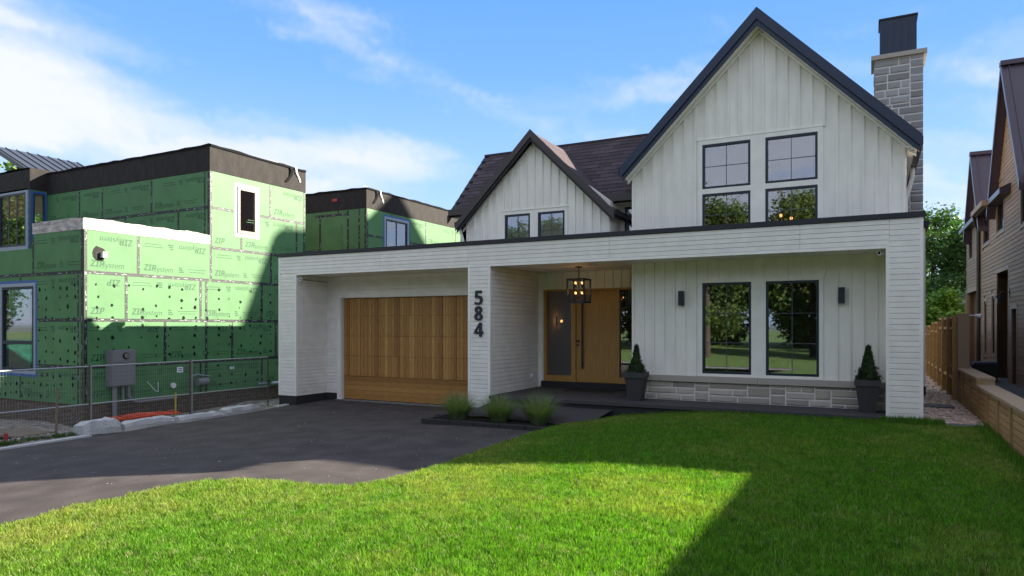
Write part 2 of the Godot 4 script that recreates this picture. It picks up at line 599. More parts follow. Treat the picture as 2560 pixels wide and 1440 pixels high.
	mat("blade", Color.WHITE, 0.42, {"vertex": true, "back": Color(0.9, 1.0, 0.5), "spec": 0.35})
	mat("leaf", Color.WHITE, 0.5, {"vertex": true, "back": Color(0.6, 0.75, 0.3), "spec": 0.4})
	mat("needle", Color.WHITE, 0.6, {"vertex": true})
	mat("bark", lin(0.11, 0.085, 0.065), 0.95, {"tex": grain, "scale": Vector3(3, 0.7, 3), "bump": lumpy, "bump_scale": 2.0})
	# sheathed house
	for i in 3:
		var s: float = [1.0, 0.94, 1.05][i]
		mat("sheathing_%d" % i, lin(0.078 * s, 0.225 * s, 0.082 * s), 0.6, {"tex": noise_tex("sheath_tone", 0.01, 0.88, 1.0, 4, 512, 51), "scale": Vector3(0.25, 0.25, 0.25), "bump": grit, "bump_scale": 0.04})
	M.sheathing = [M.sheathing_0, M.sheathing_1, M.sheathing_2]
	mat("print_ink", lin(0.03, 0.10, 0.045), 0.7)
	var speck := noise_tex("tape_speck", 0.045, 0.0, 1.0, 3, 512, 53)
	var gr := Gradient.new()
	gr.offsets = PackedFloat32Array([0.0, 0.56, 0.62, 0.7, 1.0])
	gr.colors = PackedColorArray([Color(0.5, 0.5, 0.5), Color(0.62, 0.62, 0.62), Color(1.0, 1.0, 1.0), Color(2.2, 2.3, 2.3) / 2.3 * 1.0, Color(0.7, 0.7, 0.7)])
	speck.color_ramp = gr
	mat("tape", lin(0.018, 0.03, 0.031), 0.5, {"tex": speck, "scale": Vector3(1.3, 1.3, 1.3), "bump": lumpy, "bump_scale": 0.4})
	mat("tape_painted_glint", lin(0.30, 0.36, 0.36), 0.5)
	mat("sealant", lin(0.010, 0.017, 0.012), 0.85, {"spec": 0.25})
	mat("membrane", lin(0.027, 0.022, 0.021), 0.85, {"tex": noise_tex("membrane_tone", 0.012, 0.6, 1.0, 5, 512, 55), "scale": Vector3(0.5, 0.3, 0.5), "bump": lumpy, "bump_scale": 0.6})
	mat("membrane_edge", lin(0.014, 0.014, 0.016), 0.95, {"spec": 0.2})
	mat("white_wrap", lin(0.66, 0.62, 0.61), 0.6, {"tex": blot, "scale": Vector3(0.35, 0.9, 0.35), "bump": lumpy, "bump_scale": 2.2})
	mat("blue_tape", lin(0.035, 0.12, 0.42), 0.5, {"tex": fine, "scale": Vector3(2, 2, 2), "bump": lumpy, "bump_scale": 0.5})
	mat("pale_tape", lin(0.50, 0.58, 0.70), 0.5, {"tex": grain, "scale": Vector3(3, 3, 3)})
	mat("window_grey", lin(0.19, 0.165, 0.145), 0.45)
	mat("utility_grey", lin(0.19, 0.19, 0.20), 0.5)
	mat("galvanised", lin(0.42, 0.44, 0.46), 0.4, {"metal": 0.6, "tex": fine, "scale": Vector3(2, 2, 2)})
	mat("rusty_steel", lin(0.15, 0.10, 0.07), 0.7, {"tex": blot, "scale": Vector3(2, 2, 2)})
	mat("limestone", lin(0.58, 0.57, 0.56), 0.9, {"tex": fine, "scale": Vector3(0.9, 0.9, 0.9), "bump": lumpy, "bump_scale": 1.0})
	mat("plywood", lin(0.30, 0.22, 0.15), 0.8, {"tex": grain, "scale": Vector3(1, 4, 4)})
	mat("orange_plastic", lin(0.60, 0.06, 0.015), 0.5)
	mat("yellow_plastic", lin(0.55, 0.38, 0.02), 0.5)
	mat("red_paint", lin(0.35, 0.03, 0.03), 0.5)
	mat("white_plastic", lin(0.75, 0.75, 0.75), 0.4)
	mat("pvc", lin(0.45, 0.55, 0.55), 0.4)
	# brown house, timber
	for i in 4:
		var s: float = [1.0, 0.86, 1.1, 0.94][i]
		mat("brown_siding_%d" % i, lin(0.48 * s, 0.30 * s, 0.175 * s), 0.6, {"tex": grain, "scale": Vector3(3, 5, 0.4), "bump": grain, "bump_scale": 0.06})
		mat("timber_%d" % i, lin(0.72 * s, 0.43 * s, 0.175 * s), 0.8, {"tex": grain, "scale": Vector3(3, 6, 0.5), "bump": grain, "bump_scale": 0.15})
		mat("fence_wood_%d" % i, lin(0.74 * s, 0.43 * s, 0.16 * s), 0.8, {"tex": grain, "scale": Vector3(4, 0.5, 4), "bump": grain, "bump_scale": 0.15})
	M.brown_siding = [M.brown_siding_0, M.brown_siding_1, M.brown_siding_2, M.brown_siding_3]
	M.timber = [M.timber_0, M.timber_1, M.timber_2, M.timber_3]
	M.fence_wood = [M.fence_wood_0, M.fence_wood_1, M.fence_wood_2, M.fence_wood_3]
	mat("timber_cap", lin(0.60, 0.44, 0.28), 0.75, {"tex": grain, "scale": Vector3(4, 4, 0.5)})
	mat("brown_trim", lin(0.26, 0.175, 0.115), 0.55)
	mat("brown_dark", lin(0.022, 0.017, 0.016), 0.5)
	mat("purple_roof", lin(0.075, 0.052, 0.072), 0.35, {"tex": soft, "scale": Vector3(0.3, 0.3, 0.3)})
	mat("charcoal_roof", lin(0.04, 0.045, 0.055), 0.35)
	mat("planter", lin(0.05, 0.046, 0.05), 0.6, {"tex": fine, "scale": Vector3(1.5, 1.5, 1.5), "bump": grit, "bump_scale": 0.05})
	mat("rubber", lin(0.015, 0.015, 0.015), 0.8, {"bump": grit, "bump_scale": 0.2})
	mat("pale_siding", lin(0.42, 0.43, 0.43), 0.7)
	mat("shade_block_brick", lin(0.28, 0.16, 0.12), 0.85, {"tex": blot, "scale": Vector3(0.8, 0.8, 0.8)})
	mat("green_bin", lin(0.03, 0.25, 0.15), 0.5, {"tex": blot, "scale": Vector3(0.6, 0.6, 0.6)})

# ---------------------------------------------------------------- ground
var lawn_poly := PackedVector2Array([Vector2(-4.85, -14.0), Vector2(0.2, -14.0), Vector2(0.95, -14.1), Vector2(1.2, -13.85), Vector2(1.72, -14.0), Vector2(1.72, 3.0), Vector2(-8.4, 3.0), Vector2(-8.4, -3.9), Vector2(-8.35, -4.35), Vector2(-8.36, -4.75), Vector2(-8.15, -5.22), Vector2(-8.08, -5.72), Vector2(-7.82, -6.15), Vector2(-7.35, -6.42), Vector2(-6.85, -6.6), Vector2(-6.35, -6.6), Vector2(-5.85, -6.75), Vector2(-5.55, -7.35), Vector2(-5.47, -8.5), Vector2(-5.5, -9.4), Vector2(-5.53, -10.56), Vector2(-5.5, -11.5), Vector2(-5.45, -12.3), Vector2(-5.2, -12.75), Vector2(-5.0, -13.3)])

func make_ground() -> void:
	var far := PlaneMesh.new()
	far.size = Vector2(700, 700)
	structure("ground", far, M.far_turf).position.y = -1.35
	structure("lawn", sheet(lawn_poly, 0.25, lawn_y), M.turf)
	structure("driveway", sheet(PackedVector2Array([Vector2(-14.9, -15.6), Vector2(-14.4, -13.0), Vector2(-14.4, -8.0), Vector2(-14.1, 5.0), Vector2(-8.2, 5.0), Vector2(-8.0, -5.8), Vector2(-5.3, -6.4), Vector2(-4.9, -12.1), Vector2(-8.1, -12.2), Vector2(-8.2, -15.6)]), 0.6, drive_y), M.asphalt)
	structure("dirt_ground", sheet(PackedVector2Array([Vector2(-45, -16), Vector2(-45, 5), Vector2(-14.2, 5), Vector2(-14.5, -14), Vector2(-15.02, -16), Vector2(-15.02, -32), Vector2(-24, -32), Vector2(-24, -16)]), 0.9, func(x, z): return -0.88 + 0.06 * sin(x * 1.3 + z) * sin(z * 1.7) + 0.12 * smoothstep(-12.0, -17.0, z) + 0.30 * smoothstep(-17.4, -15.3, x)), M.dirt)
	structure("side_path", sheet(PackedVector2Array([Vector2(0.7, -14.0), Vector2(1.8, -13.7), Vector2(1.8, -45), Vector2(0.7, -45)]), 1.0, func(_x, z): return -0.03 - 0.001 * (z + 14)), M.dirt)
	structure("back_yard", sheet(PackedVector2Array([Vector2(-14.9, -21.2), Vector2(1.0, -21.2), Vector2(1.0, -60), Vector2(-14.9, -60)]), 6.0, func(_x, _z): return -0.1), M.far_turf)
	structure("neighbour_yard", sheet(PackedVector2Array([Vector2(1.86, 3), Vector2(14, 3), Vector2(14, -60), Vector2(1.86, -60)]), 6.0, func(_x, z): return 0.35 if z < -12 else 0.1), M.paver)
	structure("street", sheet(PackedVector2Array([Vector2(-120, 5.6), Vector2(120, 5.6), Vector2(120, 13.0), Vector2(-120, 13.0)]), 20.0, func(_x, _z): return -1.05), M.asphalt)
	structure("far_pavement", sheet(PackedVector2Array([Vector2(-120, 13.0), Vector2(120, 13.0), Vector2(120, 15.0), Vector2(-120, 15.0)]), 20.0, func(_x, _z): return -0.92), M.concrete)
	structure("far_verge", sheet(PackedVector2Array([Vector2(-120, 15.0), Vector2(120, 15.0), Vector2(120, 60.0), Vector2(-120, 60.0)]), 15.0, func(_x, z): return -0.9 + 0.012 * (z - 15.0)), M.far_turf)
	structure("verge", sheet(PackedVector2Array([Vector2(-9.6, 3.0), Vector2(14, 3.0), Vector2(14, 5.6), Vector2(-9.6, 5.6)]), 2.0, func(_x, z): return -0.3 - 0.25 * (z - 3.0)), M.far_turf)

# ---------------------------------------------------------------- the white house
func numerals(parent: Node3D, text: String, at: Vector3, height: float, m: Material) -> void:
	var f := SystemFont.new()
	f.font_names = PackedStringArray(["Droid Sans"])
	f.font_weight = 700
	var t := TextMesh.new()
	t.text = text
	t.font = f
	t.font_size = 64
	t.pixel_size = height / 64.0 / 0.714
	t.depth = 0.03
	put(parent, "numeral", t, m, Transform3D(Basis(), at))

func gable_roof(parent: Node3D, cx: float, apex: float, run_l: float, run_r: float, slope: float, z0: float, z1: float, m: Material, thick := 0.2) -> void:
	for s in [[-1.0, run_l], [1.0, run_r]]:
		var st := new_st()
		var e := Vector2(cx + s[0] * s[1], apex - s[1] * slope)
		prism(st, [Vector2(cx, apex), e, e + Vector2(0, -thick), Vector2(cx, apex - thick)], z0, z1)
		put(parent, "roof_slope", done(st), m)

func rake(parent: Node3D, cx: float, apex: float, run_l: float, run_r: float, slope: float, z: float, drop: float, deep: float, m: Material) -> void:
	for s in [[-1.0, run_l], [1.0, run_r]]:
		var st := new_st()
		var e := Vector2(cx + s[0] * s[1], apex - s[1] * slope)
		prism(st, [Vector2(cx, apex), e, e + Vector2(-s[0] * 0.0, -drop), Vector2(cx, apex - drop)], z - deep, z)
		put(parent, "fascia_board", done(st), m)

func make_white_house() -> void:
	var H := thing("white_house", "white farmhouse with black roof edges, wooden garage door and number 584", "house", Vector3(-7, -0.4, -18))
	var O := Transform3D(Basis(), -H.position)
	var P := hub(H, "porch_frame", O)
	var tw := 0.055
	# --- porch frame: column cores, boards, corner trims
	var core := new_st()
	sbox(core, Vector3(-14.74, -0.2, -21.0), Vector3(-14.12, 3.6, ZF - 0.02))
	sbox(core, Vector3(-8.52, -0.2, -16.9), Vector3(-7.96, 3.6, ZF - 0.02))
	sbox(core, Vector3(0.26, -0.3, -15.3), Vector3(0.79, 3.6, ZF - 0.02))
	sbox(core, Vector3(-14.73, 3.16, -14.5), Vector3(0.78, 3.64, ZF - 0.025))
	put(P, "core", done(core), M.white_back)
	var F := Transform3D(Basis(), Vector3(0, 0, ZF - 0.02))
	boards(P, -14.76 + tw, -14.10 - tw, -0.21, 3.14, F, M.whites)
	boards(P, -8.54 + tw, -7.94 - tw, -0.13, 3.13, F, M.whites)
	boards(P, 0.24 + tw, 0.81 - tw, -0.12, 3.66, F, M.whites)
	for seg in [[-14.76 + tw, -11.2], [-11.194, -8.55], [-8.544, -5.0], [-4.994, -1.2], [-1.194, 0.24 + tw - 0.008]]:
		boards(P, seg[0], seg[1], 3.14 + tw, 3.66, F, M.whites, 0.1)
	# corner trims and the trim below the beam
	for x in [[-14.765, -14.76 + tw, -0.21, 3.66], [-14.10 - tw, -14.095, -0.21, 3.14], [-8.545, -8.54 + tw, -0.14, 3.14], [-7.94 - tw, -7.935, -0.14, 3.14], [0.235, 0.24 + tw, -0.12, 3.22], [0.81 - tw, 0.815, -0.12, 3.66]]:
		box(P, "corner_trim", M.white_trim, Vector3(x[0], x[2], ZF - 0.06), Vector3(x[1], x[3], ZF + 0.004))
	box(P, "lower_trim", M.white_trim, Vector3(-14.10, 3.135, ZF - 0.06), Vector3(0.235, 3.135 + tw, ZF + 0.002))
	box(P, "roof_flashing", M.dark_flashing, Vector3(-14.80, 3.66, ZF - 0.32), Vector3(0.85, 3.755, ZF + 0.035))
	# side walls seen inside the recesses
	boards(P, -ZG - 1.17, -ZG - 0.003, -0.21, 3.15, face_x(-14.12), M.whites)
	boards(P, -ZF + 0.06, -ZE, 0.10, 3.15, face_x(-7.96), M.whites)
	box(P, "black_plinth", M.black_base, Vector3(-14.75, -0.75, -21.0), Vector3(-14.115, -0.21, ZF - 0.01))
	box(P, "corner_trim", M.white_trim, Vector3(-7.945, 0.1, ZE - 0.01), Vector3(-7.82, 3.15, ZE + 0.03))
	# ceilings as boards running across, roof deck over them
	for i in 18:
		var z := ZF - 0.3 - 0.14 * i
		box(P, "ceiling_board", M.soffit_white, Vector3(-7.95, 3.155, z - 0.134), Vector3(0.3, 3.175, z))
		if i < 8:
			box(P, "ceiling_board", M.soffit_white, Vector3(-14.11, 3.155, z - 0.134), Vector3(-8.53, 3.175, z))
	box(P, "roof_deck", M.dark_flashing, Vector3(-14.74, 3.22, -16.9), Vector3(0.6, 3.60, ZF - 0.3))
	box(P, "roof_deck", M.dark_flashing, Vector3(-14.74, 3.22, -21.0), Vector3(-8.0, 3.59, -16.9))
	box(P, "roof_flashing", M.dark_flashing, Vector3(-14.80, 3.56, -21.0), Vector3(-14.6, 3.64, ZF - 0.33))
	var N := hub(H, "house_number", O)
	numerals(N, "5", Vector3(-8.24, 2.40, ZF + 0.02), 0.33, M.black_metal)
	numerals(N, "8", Vector3(-8.24, 2.02, ZF + 0.02), 0.33, M.black_metal)
	numerals(N, "4", Vector3(-8.24, 1.64, ZF + 0.02), 0.33, M.black_metal)
	# --- garage
	var G := hub(H, "garage_front", O)
	var gz := Transform3D(Basis(), Vector3(0, 0, ZG))
	var st := new_st()
	plate(st, -14.12, -8.5, -0.6, 3.2, ZG - 0.2, ZG - 0.004, [[-13.58, -8.72, -1.0, 2.53]])
	put(G, "wall", done(st), M.white_back)
	boards(G, -14.10, -8.54, 2.66, 3.15, gz, M.whites, 0.1)
	boards(G, -14.10, -13.72, -0.21, 2.66, gz, M.whites, 0.1)
	box(G, "door_trim", M.white_trim, Vector3(-13.72, -0.42, ZG - 0.14), Vector3(-13.59, 2.54, ZG + 0.022))
	box(G, "door_trim", M.white_trim, Vector3(-13.72, 2.54, ZG - 0.14), Vector3(-8.54, 2.66, ZG + 0.022))
	box(G, "plinth", M.black_base, Vector3(-14.11, -0.75, ZG - 0.1), Vector3(-13.725, -0.212, ZG + 0.03))
	box(G, "threshold", M.concrete, Vector3(-13.72, -0.5, ZG - 0.2), Vector3(-8.54, -0.385, ZG + 0.12))
	var GD := hub(H, "garage_door", O)
	box(GD, "backing", M.door_wood_2, Vector3(-13.6, -0.4, ZG - 0.2), Vector3(-8.7, 2.55, ZG - 0.135))
	var levels := [2.525, 2.02, 1.44, 0.87, 0.29]
	var xx := -13.56
	while xx < -8.72:
		var pw := [0.075, 0.10, 0.12, 0.085, 0.14][rng.randi() % 5] as float
		pw = minf(pw, -8.70 - xx)
		var tone: int = [0, 4, 1, 2, 3, 1, 2, 0][rng.randi() % 8]
		for l in 4:
			var mm: Material = M["door_wood_%d" % (tone if rng.randf() < 0.94 else 4)]
			box(GD, "plank", mm, Vector3(xx, levels[l + 1] + 0.007, ZG - 0.134), Vector3(xx + pw - 0.008, levels[l] - 0.007, ZG - 0.114 + 0.005 * (tone % 3)))
		xx += pw
	for l in 5:
		box(GD, "plank", M["door_wood_flat_%d" % [0, 4, 1, 0, 2][l]], Vector3(-13.56, -0.37 + l * 0.131, ZG - 0.134), Vector3(-8.70, -0.37 + l * 0.131 + 0.126, ZG - 0.112))
	box(GD, "seal", M.rubber, Vector3(-13.58, -0.40, ZG - 0.13), Vector3(-8.70, -0.372, ZG - 0.1))
	# --- entry wall with the door set
	var E := hub(H, "entry_wall", O)
	st = new_st()
	plate(st, -7.95, -4.86, 0.0, 3.2, ZE - 0.2, ZE, [[-7.80, -4.92, 0.26, 2.70]])
	put(E, "wall", done(st), M.white_board)
	battens(E, -7.7, -4.95, 0.235, func(_x): return 2.71, func(_x): return 3.15, Transform3D(Basis(), Vector3(0, 0, ZE)), [])
	box(E, "sill_step", M.black_base, Vector3(-7.83, 0.101, ZE - 0.1), Vector3(-4.86, 0.262, ZE + 0.12))
	var D := hub(H, "front_door", O)
	st = new_st()
	plate(st, -7.80, -4.92, 0.262, 2.70, ZE - 0.12, ZE + 0.015, [[-7.715, -7.0, 0.42, 2.655], [-6.875, -5.79, 0.27, 2.655], [-5.675, -5.0, 0.42, 2.655]])
	put(D, "frame", done(st), M.oak)
	for s in [[-7.72, -6.995], [-5.68, -4.995]]:
		box(D, "sidelight", M.plain_glass if s[0] < -7.0 else M.glass, Vector3(s[0], 0.415, ZE - 0.06), Vector3(s[1], 2.66, ZE - 0.056))
	box(D, "leaf", M.oak, Vector3(-6.87, 0.274, ZE - 0.09), Vector3(-5.795, 2.65, ZE - 0.035))
	st = new_st()
	sbox(st, Vector3(-6.70, 0.62, ZE + 0.02), Vector3(-6.655, 2.42, ZE + 0.045))
	for y in [0.72, 2.3]:
		sbox(st, Vector3(-6.69, y, ZE - 0.036), Vector3(-6.665, y + 0.03, ZE + 0.021))
	put(D, "pull_handle", done(st), M.black_metal)
	st = new_st()
	sbox(st, Vector3(-6.855, 1.3, ZE - 0.036), Vector3(-6.80, 1.36, ZE - 0.015))
	sbox(st, Vector3(-6.84, 1.32, ZE - 0.016), Vector3(-6.74, 1.34, ZE + 0.02))
	sbox(st, Vector3(-6.85, 1.20, ZE - 0.036), Vector3(-6.80, 1.25, ZE - 0.012))
	put(D, "lock", done(st), M.black_metal)
	# --- foyer and rooms behind, closed
	var R := hub(H, "interior", O)
	st = new_st()
	sbox(st, Vector3(-8.2, 0.0, -20.3), Vector3(-4.7, 0.26, ZE - 0.2))
	sbox(st, Vector3(-4.84, 0.0, -20.3), Vector3(0.6, 0.3, ZW - 0.2))
	put(R, "floor", done(st), M.interior_floor)
	st = new_st()
	sbox(st, Vector3(-8.3, 0.0, -20.3), Vector3(-8.2, 3.3, ZE - 0.2))
	sbox(st, Vector3(-4.95, 0.0, -20.3), Vector3(-4.85, 5.0, -16.95))
	sbox(st, Vector3(-8.2, 3.05, -20.3), Vector3(-4.84, 3.2, ZE - 0.2))
	sbox(st, Vector3(-4.84, 3.0, -20.3), Vector3(0.6, 3.3, ZW - 0.2))
	sbox(st, Vector3(-14.0, 0.0, -20.4), Vector3(0.6, 3.6, -20.3))
	sbox(st, Vector3(-9.8, 3.4, -19.3), Vector3(0.6, 4.7, -19.2))
	put(R, "wall", done(st), M.interior)
	# --- large gable front
	var B := hub(H, "large_gable", O)
	var gx := -2.12
	var wz := Transform3D(Basis(), Vector3(0, 0, ZW))
	var open := [[-3.25, -2.235, 0.705, 2.665], [-1.945, -0.93, 0.705, 2.665], [-3.25, -2.25, 4.70, 5.66], [-1.955, -0.955, 4.70, 5.66], [-3.25, -2.25, 3.66, 4.59], [-1.955, -0.955, 3.66, 4.59]]
	st = new_st()
	plate(st, -4.84, 0.60, 0.1, 5.2, ZW - 0.2, ZW, open)
	plate(st, -3.55, -0.65, 5.2, 5.8, ZW - 0.2, ZW, open)
	prism(st, [Vector2(-4.84, 5.2), Vector2(-3.55, 5.2), Vector2(-3.55, 5.2 + 1.29 * 1.01)], ZW - 0.2, ZW)
	prism(st, [Vector2(0.60, 5.2), Vector2(-0.65, 5.2), Vector2(-0.65, 5.2 + 1.25 * 1.01)], ZW - 0.2, ZW)
	prism(st, [Vector2(-3.55, 5.8), Vector2(-0.65, 5.8), Vector2(-0.65, 5.2 + 1.25 * 1.01), Vector2(gx, 7.95), Vector2(-3.55, 5.2 + 1.29 * 1.01)], ZW - 0.2, ZW)
	prism(st, [Vector2(-4.84, 3.2), Vector2(0.6, 3.2), Vector2(0.6, 5.2), Vector2(gx, 7.95), Vector2(-4.84, 5.2)], -20.4, -20.25)
	sbox(st, Vector3(0.40, 0.0, -20.4), Vector3(0.60, 5.2, ZW - 0.2))
	sbox(st, Vector3(-4.84, 3.2, -20.4), Vector3(-4.66, 5.2, ZW - 0.2))
	put(B, "wall", done(st), M.white_board)
	var trim_l := [-3.335, -0.855, 0.645, 2.755]
	var trim_u := [-3.335, -0.855, 3.5, 5.755]
	battens(B, -4.80, 0.56, 0.2355, func(x): return 0.64 if x < 0.3 else 3.2, func(_x): return 3.15, wz, [trim_l])
	battens(B, -4.80, 0.56, 0.2355, func(_x): return 3.6, func(x): return minf(7.80, 7.92 - absf(x - gx) * 1.01), wz, [trim_u])
	for tt in [[trim_l, open.slice(0, 2)], [trim_u, open.slice(2, 6)]]:
		st = new_st()
		plate(st, tt[0][0], tt[0][1], tt[0][2], tt[0][3], ZW - 0.01, ZW + 0.03, tt[1])
		put(B, "window_trim", done(st), M.white_trim)
	var head := new_st()
	sbox(head, Vector3(-3.36, 5.755, ZW), Vector3(-0.83, 5.775, ZW + 0.04))
	put(B, "drip_cap", done(head), M.white_trim)
	for i in open.size():
		var o: Array = open[i]
		window(B, o[0], o[1], o[2], o[3], Transform3D(Basis(), Vector3(0, 0, ZW + 0.012)), M.black_metal, 0.048, 2, 3 if i < 2 else 2)
	# roof of the large gable
	gable_roof(B, gx + 0.04, 8.22, 2.87, 2.87, 1.02, -20.6, -14.79, M.shingle_0, 0.16)
	rake(B, gx + 0.04, 8.27, 2.92, 2.92, 1.02, -14.76, 0.24, 0.03, M.navy_metal)
	rake(B, gx + 0.04, 8.04, 2.88, 2.88, 1.02, -14.80, 0.13, 0.035, M.navy_metal)
	rake(B, gx + 0.04, 7.93, 2.84, 2.84, 1.02, -15.09, 0.07, 0.05, M.white_trim)
	rake(B, gx + 0.04, 7.97, 2.84, 2.84, 1.02, -14.84, 0.03, 0.26, M.soffit_white)
	st = new_st()
	sbox(st, Vector3(0.72, 5.12, -20.4), Vector3(0.86, 5.27, -14.82))
	put(B, "gutter", done(st), M.brown_metal)
	st = new_st()
	sbox(st, Vector3(-5.06, 5.16, -16.4), Vector3(-4.93, 5.30, -14.84))
	put(B, "gutter", done(st), M.dark_flashing)
	box(B, "soffit", M.soffit_white, Vector3(0.60, 5.085, -20.4), Vector3(0.74, 5.11, -14.86))
	st = new_st()
	path_tube(st, [Vector3(0.79, 5.13, -17.0), Vector3(0.78, 4.9, -17.0), Vector3(0.66, 4.45, -17.0), Vector3(0.66, 0.1, -17.0)], 0.045)
	put(B, "downspout", done(st), M.white_trim)
	# stone base and its cap
	var S := hub(H, "stone_base", O)
	box(S, "mortar_bed", M.mortar, Vector3(-4.86, 0.09, ZW - 0.05), Vector3(0.25, 0.53, ZW + 0.055))
	ashlar(S, -4.85, 0.24, 0.10, 0.52, Transform3D(Basis(), Vector3(0, 0, ZW + 0.045)), M.base_stones, 77, 6, 0.26, 0.66, 0.026, 0.03)
	for seg in [[-4.9, -2.1], [-2.094, 0.245]]:
		box(S, "cap_stone", M.cap_stone, Vector3(seg[0], 0.522, ZW - 0.02), Vector3(seg[1], 0.643, ZW + 0.13))
	# --- small gable over the entry
	var Q := hub(H, "small_gable", O)
	var qz := Transform3D(Basis(), Vector3(0, 0, ZG))
	var qx := -7.38
	var qopen := [[-8.20, -7.49, 3.62, 4.53], [-7.275, -6.56, 3.62, 4.53]]
	st = new_st()
	plate(st, -9.35, -5.41, 3.4, 4.66, ZG - 0.2, ZG, qopen)
	prism(st, [Vector2(-9.35, 4.66), Vector2(-5.41, 4.66), Vector2(-7.0, 6.27 - 0.38), Vector2(qx, 6.27), Vector2(-7.76, 6.27 - 0.38)], ZG - 0.2, ZG - 0.0005)
	sbox(st, Vector3(-5.58, 3.4, -17.2), Vector3(-5.41, 4.62, ZG - 0.2))
	sbox(st, Vector3(-9.35, 3.4, -17.2), Vector3(-9.18, 4.62, ZG - 0.2))
	put(Q, "wall", done(st), M.white_board)
	var qtrim := [-8.275, -6.485, 3.5, 4.615]
	battens(Q, -9.31, -5.45, 0.2145, func(_x): return 3.55, func(x): return 6.28 - absf(x - qx) * 1.0, qz, [qtrim])
	st = new_st()
	plate(st, qtrim[0], qtrim[1], qtrim[2], qtrim[3], ZG - 0.01, ZG + 0.024, qopen)
	put(Q, "window_trim", done(st), M.white_trim)
	box(Q, "drip_cap", M.white_trim, Vector3(-8.30, 4.615, ZG), Vector3(-6.46, 4.633, ZG + 0.04))
	for o: Array in qopen:
		window(Q, o[0], o[1], o[2], o[3], Transform3D(Basis(), Vector3(0, 0, ZG + 0.012)), M.black_metal, 0.045, 2, 2)
	gable_roof(Q, qx, 6.50, 2.12, 2.12, 1.0, -18.2, -15.07, M.shingle_1, 0.14)
	rake(Q, qx, 6.54, 2.15, 2.15, 1.0, -15.04, 0.2, 0.03, M.brown_metal)
	rake(Q, qx, 6.35, 2.12, 2.12, 1.0, -15.075, 0.09, 0.03, M.dark_flashing)
	rake(Q, qx, 6.29, 2.06, 2.06, 1.0, -15.27, 0.05, 0.03, M.white_trim)
	# its right-hand slope, shingled
	st = new_st()
	for c in 19:
		var d0 := 0.02 + c * 0.16
		for i in 9:
			var z := -15.1 - i * 0.34 - 0.17 * (c % 2)
			var a := Vector3(qx + (d0 + 0.2) * 0.7071, 6.5 - (d0 + 0.2) * 0.7071, z)
			if a.x > qx + 2.15:
				continue
			var bs := Transform3D(Basis(Vector3(0.7071, -0.7071, 0), Vector3(0.7071, 0.7071, 0), Vector3(0, 0, 1)).rotated(Vector3(0, 0, 1), 0.04), a)
			sbox(st, Vector3(-0.2, 0.0, -0.33), Vector3(0.0, 0.008 + 0.003 * rng.randf(), 0.0), bs)
	var sh := put(Q, "shingle_field", done(st), M.shingle_2)
	sh.set_meta("kind", "stuff")
	st = new_st()
	sbox(st, Vector3(-5.32, 4.30, -17.0), Vector3(-5.2, 4.42, -15.08))
	put(Q, "gutter", done(st), M.dark_flashing)
	st = new_st()
	sbox(st, Vector3(-9.58, 4.30, -17.0), Vector3(-9.46, 4.42, -15.08))
	put(Q, "gutter", done(st), M.dark_flashing)
	st = new_st()
	path_tube(st, [Vector3(-9.52, 4.31, -15.2), Vector3(-9.46, 4.12, -15.24), Vector3(-9.42, 3.95, -15.26), Vector3(-9.42, 3.6, -15.26)], 0.035)
	put(Q, "downspout", done(st), M.white_trim)
	# --- main range behind
	var A := hub(H, "main_range", O)
	st = new_st()
	plate(st, -9.95, -4.86, 3.4, 4.80, ZM - 0.2, ZM, [[-5.28, -4.90, 3.75, 4.60]])
	prism(st, [Vector2(16.0, 3.4), Vector2(19.2, 3.4), Vector2(19.2, 4.75), Vector2(17.5, 6.5), Vector2(16.0, 4.75)], -9.95, -9.75, Transform3D(Basis(Vector3(0, 0, -1), Vector3.UP, Vector3(1, 0, 0)), Vector3.ZERO))
	put(A, "wall", done(st), M.white_board)
	battens(A, -9.93, -9.4, 0.235, func(_x): return 3.55, func(_x): return 4.7, Transform3D(Basis(), Vector3(0, 0, ZM)), [])
	window(A, -5.28, -4.90, 3.75, 4.60, Transform3D(Basis(), Vector3(0, 0, ZM + 0.012)), M.black_metal, 0.045, 2, 2)
	for s in [[-15.6, -17.5, 1.0], [-19.4, -17.5, -1.0]]:
		st = new_st()
		prism(st, [Vector2(-s[0], 4.80), Vector2(-s[1], 6.70), Vector2(-s[1], 6.52), Vector2(-s[0], 4.64)], -10.02, -2.2, Transform3D(Basis(Vector3(0, 0, -1), Vector3.UP, Vector3(1, 0, 0)), Vector3.ZERO))
		put(A, "roof_slope", done(st), M.shingle_1)
	st = new_st()
	sbox(st, Vector3(-10.04, 4.68, -15.6), Vector3(-4.86, 4.84, -15.49))
	put(A, "gutter", done(st), M.brown_metal)
	box(A, "soffit", M.soffit_white, Vector3(-9.98, 4.635, ZM), Vector3(-4.9, 4.655, -15.61))
	var one := new_st()
	sbox(one, Vector3(-0.172, -0.005, 0.0), Vector3(0.172, 0.006, 0.21))
	var shm := done(one)
	for c in 16:
		var t := 0.02 + c * 0.165
		for i in 17:
			var x := -9.85 + i * 0.35 + 0.175 * (c % 2)
			if x > -4.85:
				continue
			# course lies on the slope, its lower edge lifted over the course below
			var bs := Basis(Vector3(1, 0, 0), Vector3(0, 0.7071, 0.7071), Vector3(0, -0.7071, 0.7071)).rotated(Vector3(1, 0, 0), -0.05)
			put(A, "shingle", shm, M.shingles[rng.randi() % 4], Transform3D(bs, Vector3(x, 4.815 + t * 0.7071 + 0.15, -15.58 - t * 0.7071 - 0.148)))
	box(A, "ridge_cap", M.shingle_1, Vector3(-10.02, 6.67, -17.59), Vector3(-3.0, 6.73, -17.41))
	st = new_st()
